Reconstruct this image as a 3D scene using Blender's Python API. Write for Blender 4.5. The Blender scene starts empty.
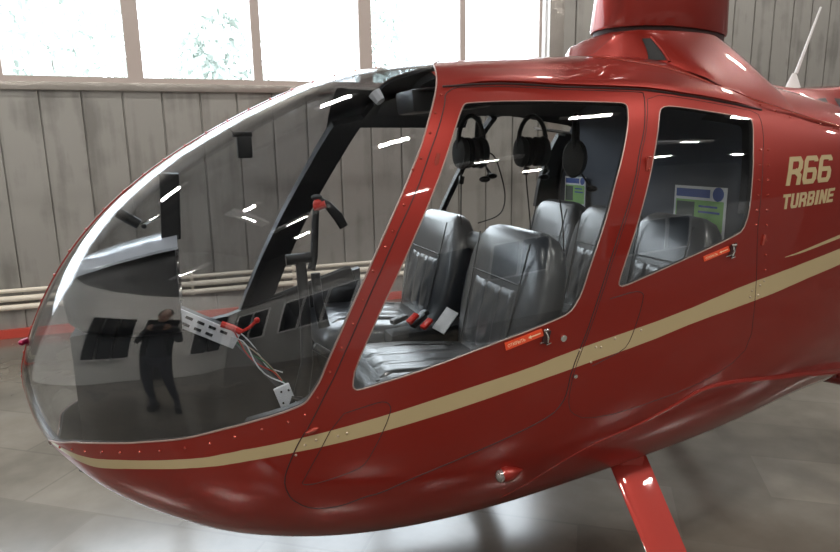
import bpy,bmesh,math,random,mathutils
import numpy as np
from mathutils import Vector,Matrix,Euler
LAMP=92.0;SKY=9.0;EXPO=0.16
STATIONS=[
  (-0.568, 0.860, 0.860, 0.860, 0.000, 2.000, 2.000),
  (-0.545, 0.964, 0.860, 0.700, 0.100, 2.000, 2.000),
  (-0.467, 1.139, 0.865, 0.562, 0.210, 2.000, 2.100),
  (-0.343, 1.321, 0.870, 0.437, 0.320, 2.000, 2.300),
  (-0.172, 1.488, 0.880, 0.335, 0.430, 2.000, 2.500),
  (0.000, 1.610, 0.860, 0.268, 0.520, 2.050, 2.700),
  (0.213, 1.729, 0.900, 0.225, 0.600, 2.150, 3.000),
  (0.506, 1.852, 0.960, 0.203, 0.665, 2.350, 3.300),
  (0.850, 1.915, 1.010, 0.220, 0.715, 2.600, 3.500),
  (1.300, 1.942, 1.040, 0.266, 0.735, 2.800, 3.500),
  (1.700, 1.955, 1.040, 0.310, 0.730, 2.950, 3.400),
  (2.100, 1.900, 1.060, 0.346, 0.700, 3.250, 3.200),
  (2.500, 1.820, 1.120, 0.385, 0.650, 3.700, 3.000),
  (3.200, 1.700, 1.160, 0.407, 0.480, 3.600, 2.600),
  (4.000, 1.480, 1.220, 0.799, 0.200, 2.600, 2.200)]
TR={"ws": [[0.2762, -0.5921], [0.3639, -0.4662], [0.4702, -0.3662], [0.5484, -0.3265], [0.6372, -0.2926], [0.7581, -0.229], [0.9145, -0.1334], [1.021, -0.1097], [1.125, -0.1], [1.1873, -0.0867], [1.2063, -0.0752], [1.2193, -0.0574], [1.2541, 0.0043], [1.275, 0.0557], [1.3642, 0.235], [1.4578, 0.4039], [1.5505, 0.5661], [1.6135, 0.681], [1.6513, 0.7673], [1.7013, 0.8854], [1.7347, 0.984], [1.7581, 1.0785]],
 "fd": [[1.7767, 0.9314], [1.7401, 0.9002], [1.7292, 0.8572], [1.7034, 0.7926], [1.6756, 0.7308], [1.6454, 0.6721], [1.5833, 0.5446], [1.5035, 0.4104], [1.3961, 0.2121], [1.2899, -0.0077], [1.2111, -0.1895], [1.1837, -0.2361], [1.1599, -0.2948], [1.1309, -0.3897], [1.1273, -0.4504], [1.1466, -0.5238], [1.1926, -0.576], [1.2388, -0.593], [1.3076, -0.5878], [1.3822, -0.5538], [1.4338, -0.5453], [1.5393, -0.5004], [1.6483, -0.4679], [1.8954, -0.4039], [2.0095, -0.3653], [2.0478, -0.3211], [2.0598, -0.2863], [2.0736, -0.1965], [2.1261, -0.0407], [2.1455, 0.0252], [2.2224, 0.2601], [2.3164, 0.4791], [2.3475, 0.5716], [2.381, 0.6365], [2.4029, 0.6894], [2.4441, 0.8059], [2.4356, 0.8149], [2.1331, 0.858], [1.93, 0.9041], [1.8372, 0.9204]],
 "fw": [[1.7867, 0.8326], [1.7727, 0.8125], [1.7387, 0.7441], [1.6983, 0.6591], [1.6452, 0.5519], [1.5104, 0.3053], [1.4432, 0.1854], [1.3602, 0.0161], [1.3511, -0.0489], [1.3546, -0.0685], [1.3676, -0.0782], [1.435, -0.073], [1.5911, -0.0543], [1.8171, -0.0088], [1.9539, 0.0172], [2.0249, 0.0347], [2.0501, 0.043], [2.0717, 0.0594], [2.1025, 0.1091], [2.1318, 0.2011], [2.1976, 0.3648], [2.2382, 0.4718], [2.2758, 0.5506], [2.3338, 0.6824], [2.3544, 0.7496], [2.3493, 0.7646], [2.3318, 0.7708], [2.1116, 0.7988], [1.9051, 0.8241], [1.8499, 0.8306], [1.7968, 0.8369]],
 "rd": [[2.4554, 0.8031], [2.6701, 0.766], [2.79, 0.7503], [2.9334, 0.7361], [2.9354, 0.688], [2.9158, 0.6056], [2.8963, 0.5469], [2.8662, 0.3721], [2.8544, 0.2549], [2.8712, 0.0283], [2.869, -0.2551], [2.7607, -0.344], [2.5868, -0.3974], [2.2838, -0.4336], [2.1405, -0.4196], [2.0821, -0.3771], [2.0692, -0.3311], [2.0705, -0.2891], [2.0835, -0.1989], [2.1349, -0.0424], [2.1554, 0.0236], [2.232, 0.2591], [2.3261, 0.4783], [2.3572, 0.5709], [2.39, 0.6359], [2.4121, 0.6888]],
 "rw": [[2.4955, 0.7392], [2.4781, 0.7268], [2.462, 0.694], [2.4126, 0.5761], [2.3658, 0.4619], [2.272, 0.22], [2.2439, 0.137], [2.2445, 0.1205], [2.2605, 0.1141], [2.3395, 0.1372], [2.5488, 0.1999], [2.7327, 0.2556], [2.7813, 0.2762], [2.8098, 0.3369], [2.8284, 0.4463], [2.856, 0.5846], [2.8846, 0.6731], [2.8843, 0.6968], [2.8716, 0.7024], [2.6946, 0.7181], [2.5267, 0.7424]],
 "sup": [[0.4015, -0.5749], [0.5375, -0.4604], [0.6908, -0.3868], [0.8194, -0.3096], [0.9716, -0.2436], [1.1195, -0.2367], [1.2755, -0.2263], [1.4636, -0.2075], [1.6862, -0.1764], [1.9216, -0.1457], [2.0289, -0.1207], [2.3498, -0.0573], [2.5943, 0.0114], [2.8184, 0.0621], [3.0705, 0.0901], [3.3579, 0.1009], [3.7579, 0.121], [4.2579, 0.1462], [4.9961, 0.1834]],
 "slo": [[0.4059, -0.6753], [0.5584, -0.5236], [0.7229, -0.425], [0.8609, -0.3437], [0.991, -0.304], [1.1173, -0.2951], [1.2635, -0.2894], [1.4627, -0.2729], [1.7083, -0.2441], [2.0311, -0.1945], [2.098, -0.1841], [2.354, -0.1376], [2.5998, -0.0658], [2.8445, -0.0221], [3.1222, 0.0086], [3.3713, 0.0079], [3.7713, 0.0238], [4.2713, 0.0438], [4.9961, 0.0727]],
 "thin_u": [[3.0178, 0.1445], [3.1038, 0.1525], [3.2241, 0.1663], [3.3469, 0.1788], [3.7469, 0.2091], [4.2469, 0.247], [4.9961, 0.3037]],
 "thin_l": [[3.018, 0.1423], [3.105, 0.1431], [3.226, 0.1511], [3.3496, 0.1597], [3.7496, 0.1787], [4.2496, 0.2025], [4.9961, 0.2379]],
 "pan1": [[1.3031, -0.1657], [1.3833, -0.1543], [1.4355, -0.1476], [1.4575, -0.1571], [1.468, -0.1837], [1.4563, -0.2305], [1.4332, -0.2934], [1.3879, -0.3929], [1.3573, -0.4194], [1.23, -0.456], [1.1887, -0.4545], [1.182, -0.4412]],
 "pan2": [[2.2111, 0.0758], [2.3117, 0.0922], [2.3381, 0.084], [2.3462, 0.0696], [2.3324, 0.0028], [2.3014, -0.1074], [2.2766, -0.1487], [2.1828, -0.1833], [2.1521, -0.1937]],
 "lip": [[1.7441, 0.9474], [1.7812, 0.9404], [1.8426, 0.9327], [1.9352, 0.9198], [2.1387, 0.8723], [2.4485, 0.8248], [2.6053, 0.7913], [2.7961, 0.7654], [2.961, 0.7491]],
 "cowl": [[2.4067, 1.1514], [2.4872, 1.0815], [2.6576, 0.9643], [2.787, 0.8664], [2.9486, 0.8009], [3.2058, 0.7366], [3.3919, 0.7094]],
 "riv_pillar": [[1.7269, 0.9007], [1.6872, 0.8162], [1.6547, 0.7366], [1.6117, 0.6515], [1.5818, 0.6165], [1.5405, 0.5082], [1.4997, 0.4342], [1.4717, 0.3901], [1.4304, 0.324], [1.3947, 0.2392], [1.3605, 0.1688], [1.3236, 0.0974], [1.2838, 0.0243], [1.2434, -0.0704]],
 "riv_low": [[0.2918, -0.7128], [0.3655, -0.5633], [0.432, -0.4839], [0.509, -0.4206], [0.5824, -0.382], [0.6586, -0.344], [0.7308, -0.3039], [0.8173, -0.2475], [0.9006, -0.1991], [0.9813, -0.1716], [1.0667, -0.1557], [1.1479, -0.1467], [1.2011, -0.1321]],
 "riv_rear": [[2.8888, 0.5733], [2.8749, 0.5164], [2.8653, 0.4609], [2.8566, 0.4057], [2.8507, 0.3502], [2.847, 0.2938], [2.9306, 0.5749], [2.9191, 0.5172], [2.9121, 0.4609], [2.9062, 0.4048], [2.9032, 0.3481], [2.9025, 0.2903], [2.9039, 0.2309], [2.9068, 0.1697], [2.9108, 0.1064]],
 "riv_stripe": [[2.1031, -0.1135], [2.1643, -0.1138], [2.1839, -0.1179], [2.2379, -0.0911], [2.3422, -0.0712], [2.1474, -0.1753], [2.85, 0.0278], [2.8906, 0.0461], [2.9107, 0.0596], [2.8421, 0.0038], [2.8846, 0.0043], [1.167, -0.306], [1.1963, -0.2671], [1.2311, -0.2539], [1.2997, -0.255], [1.328, -0.2498]],
 "riv_cowl": [[2.6939, 0.8945], [2.7781, 0.852], [2.8676, 0.8113], [2.9708, 0.7764], [3.0377, 0.7535], [3.1074, 0.7306], [3.2717, 0.7119], [3.3465, 0.6986]],
 "R66": [[3.0047, 0.4372], [3.2602, 0.4466], [3.2959, 0.5665], [3.0405, 0.5509]],
 "TUR": [[2.9818, 0.3457], [3.2878, 0.3541], [3.305, 0.4173], [2.9925, 0.404]],
 "plac1": [[1.8376, -0.0512], [1.967, -0.0209], [1.9593, 0.0088], [1.8322, -0.0189]],
 "plac2": [[2.5999, 0.1742], [2.7186, 0.204], [2.7101, 0.2235], [2.5942, 0.1933]],
 "latch1": [[1.972, -0.0032], [1.9801, -0.0512]],
 "latch2": [[2.7297, 0.2221], [2.7274, 0.1842]],
 "lock": [[2.038, -0.0476], [2.0882, -0.2214]],
 "hinges": [[2.3753, 0.5295], [1.2202, -0.2058], [1.658, 0.6322], [2.8877, 0.2324]],
 "lamp": [[1.84, -0.5679], [1.9215, -0.577]],
 "strut": [[2.4881, -0.8378]],
 "cap": [[0.1299, 1.2479]],
 "chine": [[1.873, -0.7335], [2.0704, -0.5975], [2.2206, -0.546], [2.3834, -0.5157], [2.551, -0.457], [2.6393, -0.4221], [2.7501, -0.4238], [2.879, -0.4468], [3.1839, -0.548], [3.521, -0.6852], [3.7074, -0.7577]],
 "corner_u": [1.7581, 1.0785], "u_wstop": 1.8839968144679504, "u_nose": [0.1957, -0.8334], "antenna": [0, 0]}
# ---------------------------------------------------------------- helpers
GZ=-.12                       # hangar floor level
COL=bpy.context.scene.collection
PI=math.pi
random.seed(7)
def nspline(t,y):
    n=len(t);h=np.diff(t);A=np.zeros((n,n));b=np.zeros((n,)+y.shape[1:])
    A[0,0]=A[-1,-1]=1
    for i in range(1,n-1):
        A[i,i-1]=h[i-1];A[i,i]=2*(h[i-1]+h[i]);A[i,i+1]=h[i]
        b[i]=6*((y[i+1]-y[i])/h[i]-(y[i]-y[i-1])/h[i-1])
    return np.linalg.solve(A,b)
class Body:
    """smooth fuselage surface: u runs nose to tail, ph runs keel (-90) to roof (+90)"""
    def __init__(s,st):
        a=np.array(st,float)
        d=np.sqrt(np.diff(a[:,0])**2+.5*np.diff(a[:,1])**2+.5*np.diff(a[:,4])**2)
        t=np.concatenate([[0],np.cumsum(d)])
        q=a.copy(); q[:,1]=a[:,1]-a[:,2]; q[:,3]=a[:,2]-a[:,3]
        m=q[1:][::-1].copy(); m[:,1]*=-1;m[:,3]*=-1;m[:,4]*=-1
        s.t=np.concatenate([-t[1:][::-1],t]); s.q=np.concatenate([m,q]); s.M=nspline(s.t,s.q); s.tm=t[-1]
    def row(s,u):
        u=np.asarray(u,float)
        i=np.clip(np.searchsorted(s.t,u)-1,0,len(s.t)-2)
        h=(s.t[i+1]-s.t[i]); A=((s.t[i+1]-u)/h)[...,None]; B=((u-s.t[i])/h)[...,None]; hh=(h**2)[...,None]/6
        return A*s.q[i]+B*s.q[i+1]+((A**3-A)*s.M[i]+(B**3-B)*s.M[i+1])*hh
    def S(s,u,ph,side=-1,off=0):
        u=np.asarray(u,float);ph=np.asarray(ph,float)
        r=s.row(u);up=np.sin(ph)>=0
        n=np.where(up,r[...,5],r[...,6]); h=np.where(up,r[...,1],r[...,3])
        c=np.abs(np.cos(ph));si=np.abs(np.sin(ph))
        rr=(c**n+si**n)**(-1/n)
        p=np.stack([r[...,0]+0*ph, YC+side*r[...,4]*rr*np.cos(ph), r[...,2]+h*rr*np.sin(ph)],-1)
        if off: p=p+off*s.N(u,ph,side)
        return p
    def N(s,u,ph,side=-1):
        u=np.maximum(np.asarray(u,float),2e-3)
        e=1e-3
        a=s.S(u+e,ph,side)-s.S(u-e,ph,side); b=s.S(u,ph+e,side)-s.S(u,ph-e,side)
        n=np.cross(a,b)*(1 if side<0 else -1)
        L=np.linalg.norm(n,axis=-1,keepdims=True)
        return n/np.maximum(L,1e-12)
    def uX(s,X):
        us=np.linspace(0,s.tm,3000);return float(us[np.abs(s.row(us)[:,0]-X).argmin()])
YC=2.4
BODY=Body(STATIONS)

def link(o,parent=None):
    COL.objects.link(o)
    if parent is not None:
        o.parent=parent
        o.matrix_parent_inverse=parent.matrix_world.inverted() if hasattr(parent,'matrix_world') else o.matrix_parent_inverse
    return o
ORIG={}
def place(o,parent):
    """link a mesh given in world coordinates under its parent"""
    COL.objects.link(o)
    if parent is not None:
        o.parent=parent
        base=ORIG.get(parent.name,Vector((0,0,0)))
        o.matrix_parent_inverse=Matrix.Identity(4)
        o.location=-base
        # children meshes are stored in world coordinates, so each keeps the shift of its root only
        ORIG[o.name]=Vector((0,0,0))
        if isinstance(parent.data,bpy.types.Mesh): o.location=(0,0,0)
    return o
def thing(name,label,cat,loc=(0,0,0),group=None):
    o=bpy.data.objects.new(name,None);COL.objects.link(o);o.location=loc
    o.empty_display_size=.1
    o['label']=label;o['category']=cat
    if group:o['group']=group
    ORIG[o.name]=Vector(loc)
    return o
def tag(o,label,cat,group=None):
    o['label']=label;o['category']=cat
    if group:o['group']=group
    return o
def mesh_obj(name,verts,faces,mats,parent=None,mi=None,smooth=False,normals=None):
    me=bpy.data.meshes.new(name)
    me.from_pydata([tuple(map(float,v)) for v in verts],[],[tuple(map(int,f)) for f in faces])
    if not isinstance(mats,(list,tuple)):mats=[mats]
    for m in mats:me.materials.append(m)
    if mi is not None: me.polygons.foreach_set('material_index',list(map(int,mi)))
    if smooth: me.polygons.foreach_set('use_smooth',[True]*len(me.polygons))
    me.update()
    if normals is not None: me.normals_split_custom_set_from_vertices([tuple(map(float,n)) for n in normals])
    o=bpy.data.objects.new(name,me)
    return place(o,parent)
class MB:
    """collects shapes and links them as ONE mesh object (world coordinates)"""
    def __init__(s): s.bm=bmesh.new()
    def _xf(s,vs,M):
        for v in vs:v.co=M@v.co
    def box(s,c,size,rot=(0,0,0),bev=0):
        r=bmesh.ops.create_cube(s.bm,size=1);vs=r['verts']
        M=Matrix.Translation(c)@Euler(rot).to_matrix().to_4x4()@Matrix.Diagonal((*size,1))
        s._xf(vs,M)
        if bev:
            es=list({e for v in vs for e in v.link_edges})
            bmesh.ops.bevel(s.bm,geom=es,offset=bev,segments=2,affect='EDGES',profile=.6)
        return s
    def cyl(s,a,b,r,r2=None,seg=16,caps=True):
        a=Vector(a);b=Vector(b);d=b-a
        q=d.to_track_quat('Z','Y').to_matrix().to_4x4()
        rr=bmesh.ops.create_cone(s.bm,cap_ends=caps,segments=seg,radius1=r,radius2=r if r2 is None else r2,depth=d.length)
        s._xf(rr['verts'],Matrix.Translation((a+b)/2)@q);return s
    def ball(s,c,r,sc=(1,1,1),rot=(0,0,0),seg=14):
        rr=bmesh.ops.create_uvsphere(s.bm,u_segments=seg,v_segments=seg//2+1,radius=r)
        s._xf(rr['verts'],Matrix.Translation(c)@Euler(rot).to_matrix().to_4x4()@Matrix.Diagonal((*sc,1)));return s
    def tube(s,pts,r,seg=8,closed=False,rads=None):
        pts=[Vector(p) for p in pts];n=len(pts);rings=[]
        up=None
        for i,p in enumerate(pts):
            a=pts[(i-1)%n] if (closed or i>0) else p
            b=pts[(i+1)%n] if (closed or i<n-1) else p
            t=(b-a).normalized() if (b-a).length>1e-9 else Vector((1,0,0))
            if up is None:
                up=t.orthogonal().normalized()
            up=(up-t*up.dot(t))
            up=up.normalized() if up.length>1e-6 else t.orthogonal().normalized()
            w=t.cross(up);R=rads[i] if rads else r
            rings.append([s.bm.verts.new(p+(up*math.cos(2*PI*k/seg)+w*math.sin(2*PI*k/seg))*R) for k in range(seg)])
        m=n if closed else n-1
        for i in range(m):
            A=rings[i];B=rings[(i+1)%n]
            for k in range(seg):
                try:s.bm.faces.new((A[k],A[(k+1)%seg],B[(k+1)%seg],B[k]))
                except ValueError:pass
        if not closed:
            s.bm.faces.new(rings[0][::-1]);s.bm.faces.new(rings[-1])
        return s
    def prism(s,poly,axis,lo,hi):
        """poly in the plane across axis (0:x -> yz, 1:y -> xz, 2:z -> xy)"""
        def P(a,b,t):
            return {0:(t,a,b),1:(a,t,b),2:(a,b,t)}[axis]
        A=[s.bm.verts.new(P(a,b,lo)) for a,b in poly];B=[s.bm.verts.new(P(a,b,hi)) for a,b in poly];n=len(poly)
        s.bm.faces.new(A[::-1]);s.bm.faces.new(B)
        for i in range(n): s.bm.faces.new((A[i],A[(i+1)%n],B[(i+1)%n],B[i]))
        return s
    def grid(s,rows,close_u=False,cap=False):
        V=[[s.bm.verts.new(tuple(p)) for p in r] for r in rows];n=len(V[0])
        for i in range(len(V)-1):
            for k in range(n if close_u else n-1):
                try:s.bm.faces.new((V[i][k],V[i][(k+1)%n],V[i+1][(k+1)%n],V[i+1][k]))
                except ValueError:pass
        if cap:
            s.bm.faces.new(V[0][::-1]);s.bm.faces.new(V[-1])
        return s
    def build(s,name,mat,parent=None,smooth=True,ang=40):
        bmesh.ops.recalc_face_normals(s.bm,faces=s.bm.faces[:])
        me=bpy.data.meshes.new(name)
        if smooth:
            for f in s.bm.faces:f.smooth=True
            for e in s.bm.edges:
                if len(e.link_faces)==2 and e.calc_face_angle(0)>math.radians(ang): e.smooth=False
        s.bm.to_mesh(me);s.bm.free();me.materials.append(mat)
        return place(bpy.data.objects.new(name,me),parent)

# ---------------------------------------------------------------- materials
def mat(name,col,rough=.5,metal=0,coat=0,spec=.5,coat_r=.03,bump=None,emit=None,var=None):
    m=bpy.data.materials.new(name);m.use_nodes=True;nt=m.node_tree;b=nt.nodes['Principled BSDF']
    b.inputs['Base Color'].default_value=(*col,1);b.inputs['Roughness'].default_value=rough;b.inputs['Metallic'].default_value=metal
    b.inputs['Coat Weight'].default_value=coat;b.inputs['Coat Roughness'].default_value=coat_r
    b.inputs['Specular IOR Level'].default_value=spec
    tc=nt.nodes.new('ShaderNodeTexCoord')
    if emit: b.inputs['Emission Color'].default_value=(*emit[0],1);b.inputs['Emission Strength'].default_value=emit[1]
    if var:   # (scale, colour2, low, high)
        nz=nt.nodes.new('ShaderNodeTexNoise');nz.inputs['Scale'].default_value=var[0];nz.inputs['Detail'].default_value=5
        mp=nt.nodes.new('ShaderNodeMapping');mp.inputs['Scale'].default_value=var[4] if len(var)>4 else (1,1,1)
        nt.links.new(tc.outputs['Object'],mp.inputs[0]);nt.links.new(mp.outputs[0],nz.inputs['Vector'])
        cr=nt.nodes.new('ShaderNodeValToRGB');cr.color_ramp.elements[0].position=var[2];cr.color_ramp.elements[1].position=var[3]
        cr.color_ramp.elements[0].color=(*col,1);cr.color_ramp.elements[1].color=(*var[1],1)
        nt.links.new(nz.outputs['Fac'],cr.inputs[0]);nt.links.new(cr.outputs[0],b.inputs['Base Color'])
    if bump:  # (scale, strength, distance)
        nz=nt.nodes.new('ShaderNodeTexNoise');nz.inputs['Scale'].default_value=bump[0];nz.inputs['Detail'].default_value=4
        nt.links.new(tc.outputs['Object'],nz.inputs['Vector'])
        bp=nt.nodes.new('ShaderNodeBump');bp.inputs['Strength'].default_value=bump[1];bp.inputs['Distance'].default_value=bump[2]
        nt.links.new(nz.outputs['Fac'],bp.inputs['Height']);nt.links.new(bp.outputs[0],b.inputs['Normal'])
    return m
def glass(name,tint,ior=1.5,gtint=(1,1,1),rough=0):
    m=bpy.data.materials.new(name);m.use_nodes=True;nt=m.node_tree;nt.nodes.clear()
    o=nt.nodes.new('ShaderNodeOutputMaterial');mx=nt.nodes.new('ShaderNodeMixShader');fr=nt.nodes.new('ShaderNodeFresnel')
    t=nt.nodes.new('ShaderNodeBsdfTransparent');g=nt.nodes.new('ShaderNodeBsdfGlossy')
    ge=nt.nodes.new('ShaderNodeNewGeometry');mi_=nt.nodes.new('ShaderNodeMix');mi_.inputs[2].default_value=ior;mi_.inputs[3].default_value=1/ior;nt.links.new(ge.outputs['Backfacing'],mi_.inputs[0]);nt.links.new(mi_.outputs[0],fr.inputs[0]);t.inputs[0].default_value=(*tint,1);g.inputs['Roughness'].default_value=rough;g.inputs['Color'].default_value=(*gtint,1)
    nt.links.new(fr.outputs[0],mx.inputs[0]);nt.links.new(t.outputs[0],mx.inputs[1]);nt.links.new(g.outputs[0],mx.inputs[2]);nt.links.new(mx.outputs[0],o.inputs[0])
    return m
M={}
M['red']=mat('red_paint',(.25,.013,.006),.42,.55,.8,coat_r=.035);M['red'].node_tree.nodes['Principled BSDF'].inputs['Coat IOR'].default_value=1.4
M['gold']=mat('gold_paint',(.43,.34,.185),.4,.1,.7,coat_r=.04)
M['inner']=mat('cabin_lining',(.016,.0165,.018),.7)
M['black']=mat('black_plastic',(.012,.012,.013),.38)
M['matte']=mat('matte_black',(.010,.010,.011),.75)
M['seam']=mat('dark_seam',(.03,.008,.008),.6)
M['seal']=mat('window_seal',(.35,.25,.22),.35,.4)
M['rivet']=mat('rivet_metal',(.42,.06,.04),.25,.4,1.0)
M['screw']=mat('screw_metal',(.6,.5,.4),.3,.9)
M['glass']=glass('cabin_glass',(.90,.91,.91))
M['wsglass']=glass('windshield_glass',(.88,.89,.90),1.6)
M['leather']=mat('grey_leather',(.034,.038,.045),.30,0,.5,coat_r=.22)
M['piping']=mat('dark_piping',(.03,.032,.036),.5)
M['carpet']=mat('grey_lining',(.09,.10,.125),.85)
M['white']=mat('white_paint',(.75,.75,.75),.4)
M['chrome']=mat('chrome',(.75,.74,.72),.18,1)
M['label']=mat('orange_placard',(.72,.07,.02),.4)
M['labeltext']=mat('cream_text',(.85,.6,.4),.5)
M['redplastic']=mat('red_plastic',(.6,.03,.02),.3)
M['plate']=mat('pale_panel',(.80,.83,.88),.4)
M['lens']=mat('clear_lens',(.30,.29,.28),.12,.6,1.0)
M['metalwall']=None

# ---------------------------------------------------------------- fuselage skin
def in_poly(P,poly):
    x=P[:,0];y=P[:,1];c=np.zeros(len(P),bool);n=len(poly);j=n-1
    for i in range(n):
        xi,yi=poly[i];xj,yj=poly[j]
        if abs(yj-yi)>1e-15:
            m=((yi>y)!=(yj>y))&(x<(xj-xi)*(y-yi)/(yj-yi)+xi);c^=m
        j=i
    return c
def dense(L,closed,step=.02):
    L=np.array(L,float);out=[];n=len(L)
    for i in range(n if closed else n-1):
        a=L[i];b=L[(i+1)%n];k=max(1,int(np.hypot(*(b-a))/step))
        for q in range(k): out.append(a+(b-a)*q/k)
    if not closed: out.append(L[-1])
    return np.array(out)
def chaikin(L,closed,it=2,keep=.22):
    """round the corners of a traced outline a little"""
    L=np.array(L,float)
    for _ in range(it):
        n=len(L);o=[]
        if not closed:o.append(L[0])
        for i in range(n if closed else n-1):
            a=L[i];b=L[(i+1)%n];o+= [a+(b-a)*keep,b-(b-a)*keep]
        if not closed:o.append(L[-1])
        L=np.array(o)
    return L
H=PI/2
u_top=BODY.uX(.96)
u_low=BODY.uX(-.50)
ws_edge=TR['ws']
edge=chaikin([(u_low*.985,-H)]+[(u_low*1.0,-1.12)]+[(u_low*1.03,-.8)]+ws_edge[1:]+[(ws_edge[-1][0]+.03,1.22),(u_top-.02,1.36),(u_top,H)],False,2,.2)
ws_poly=np.vstack([edge,[(-.02,H+.02),(-.02,-H-.02)]])
stripe_u=chaikin([(0,-.9),(.20,-.80)]+TR['sup'],False,1);stripe_l=chaikin([(0,-.94),(.20,-.88)]+TR['slo'],False,1)
stripe_poly=np.vstack([stripe_u,stripe_l[::-1]])
thin_poly=np.vstack([np.array(TR['thin_u']),np.array(TR['thin_l'])[::-1]])
POL={'ws':ws_poly,'fd':chaikin(TR['fd'],True,1),'fw':chaikin(TR['fw'],True,1),'rd':chaikin(TR['rd'],True,1),'rw':chaikin(TR['rw'],True,1)}
def cdt():
    pts=[];edges=[]
    def add(L,closed):
        k=len(pts);L=dense(L,closed)
        for q in L: pts.append((min(max(q[0],0),BODY.tm),min(max(q[1],-H),H)))
        n=len(L)
        for i in range(n if closed else n-1): edges.append((k+i,k+(i+1)%n))
    add(edge,False)
    for k in ('fd','fw','rd','rw'):add(POL[k],True)
    add(stripe_u,False);add(stripe_l,False);add(thin_poly,True)
    nb=len(pts);P=np.array(pts)
    nu=190;npn=76
    us=np.linspace(0,1,nu)**1.25*BODY.tm
    for i,u in enumerate(us):
        for j in range(npn+1):
            ph=-H+PI*j/npn
            if 0<i<nu-1 and 0<j<npn:
                if np.min((P[:nb,0]-u)**2+(P[:nb,1]-ph)**2)<.011**2: continue
            pts.append((u,ph))
    vs=[Vector(p) for p in pts]
    r=mathutils.geometry.delaunay_2d_cdt(vs,edges,[],0,1e-6)
    V=np.array([tuple(v) for v in r[0]]);T=np.array([f for f in r[2] if len(f)==3])
    a=V[T[:,0]];b=V[T[:,1]];c=V[T[:,2]]
    ar=(b[:,0]-a[:,0])*(c[:,1]-a[:,1])-(b[:,1]-a[:,1])*(c[:,0]-a[:,0])
    T=T[np.abs(ar)>1e-9];T[ar[np.abs(ar)>1e-9]<0]=T[ar[np.abs(ar)>1e-9]<0][:,::-1]
    return V,T
VV,TT=cdt()
CEN=VV[TT].mean(1)
REG=np.zeros(len(TT),int)     # 0 shell 1 windshield 2 front door 3 front window 4 rear door 5 rear window
for k,n in (('ws',1),('fd',2),('rd',4),('fw',3),('rw',5)): REG[in_poly(CEN,POL[k])]=n
STR=in_poly(CEN,stripe_poly)|in_poly(CEN,thin_poly)
def skin(name,reg,sides,t,mats,parent):
    """outer face, inner face and rims of one region of the skin"""
    verts=[];nor=[];faces=[];mi=[]
    for side in sides:
        sel=np.where(REG==reg)[0];T=TT[sel];S_=STR[sel]
        idx=np.unique(T);mp=-np.ones(len(VV),int);mp[idx]=np.arange(len(idx))
        uv=VV[idx];P=BODY.S(uv[:,0],uv[:,1],side);N=BODY.N(uv[:,0],uv[:,1],side)
        bad=~np.isfinite(N).all(1)|(np.linalg.norm(N,axis=1)<.5);N[bad]=(-1,0,0)
        b0=len(verts);n=len(idx)
        verts+=list(P)+list(P-t*N);nor+=list(N)+list(-N)
        # orientation: near side (u,ph) counter-clockwise faces outwards or not
        a=P[mp[T[:,0]]];b=P[mp[T[:,1]]];c=P[mp[T[:,2]]]
        g=(np.cross(b-a,c-a)*N[mp[T[:,0]]]).sum(1)
        flip=np.median(np.sign(g))<0
        TL=mp[T][:,::-1] if flip else mp[T]
        for f,s in zip(TL,S_):
            faces.append(tuple(b0+f));mi.append(1 if (s and len(mats)>2) else 0)
            faces.append(tuple(b0+n+f[::-1]));mi.append(len(mats)-1)
        cnt={}
        for f in TL:
            for k in range(3):
                e=(f[k],f[(k+1)%3]);cnt[e]=1
        for (i,j) in list(cnt):
            if (j,i) in cnt: continue
            if min(VV[idx[i],1],VV[idx[j],1])>H-1e-4 or max(VV[idx[i],1],VV[idx[j],1])<-H+1e-4: continue
            k=len(verts);q=[P[i],P[j],P[j]-t*N[j],P[i]-t*N[i]];nn=np.cross(q[3]-q[0],q[1]-q[0]);L=np.linalg.norm(nn)
            if L<1e-12: continue
            nn=nn/L;verts+=q;nor+=[nn]*4;faces.append((k+1,k,k+3,k+2));mi.append(len(mats)-1)
    return mesh_obj(name,verts,faces,mats,parent,mi,True,nor)
def curve_on(L,side,off=0,closed=False,step=.02,it=0):
    if it: L=chaikin(L,closed,it)
    D=dense(L,closed,step);return BODY.S(D[:,0],D[:,1],side,off)
SIDES=(-1,1)
heli=thing('helicopter','red helicopter with gold stripe, large bubble windshield and grey leather seats','helicopter',(1.4,2.4,GZ))
shell=skin('fuselage',0,SIDES,.014,[M['red'],M['gold'],M['inner']],heli)
shell['label']='glossy red fuselage skin with gold stripe'
doors={}
for side in SIDES:
    w=skin('windshield',1,(side,),.005,[M['wsglass'],M['wsglass']],heli)
    w['label']='clear curved windshield half'
    for nm,wd,rg in (('front_door','fw',2),('rear_door','rw',4)):
        if side>0: continue      # both far doors are taken off
        d=skin(nm,rg,(side,),.016,[M['red'],M['gold'],M['inner']],heli);doors[(nm,side)]=d
        g=skin('door_window',rg+1,(side,),.004,[M['glass'],M['glass']],d);g['label']='clear side window'
        MB().tube(curve_on(POL[wd],side,.000,True),.0022,6,True).build('window_seal',M['seal'],d)
        MB().tube(curve_on(POL['fd' if rg==2 else 'rd'],side,.0002,True),.0019 if rg==2 else .0011,6,True).build('door_seam',M['seam'],d)
    # windshield edge strip
    MB().tube(curve_on(edge,side,.0),.0028,6).build('windshield_seal',M['seal'],w)
    # dark inner bow that the windshield is fixed to
    rows=[]
    D=dense(edge[6:],False,.03)
    for u,ph in D:
        k=D[:,0].searchsorted(u)
        p=BODY.S(u,ph,side,-.012);q=BODY.S(min(u+.035,BODY.tm),ph,side,-.03);rows.append((p,q))
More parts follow.
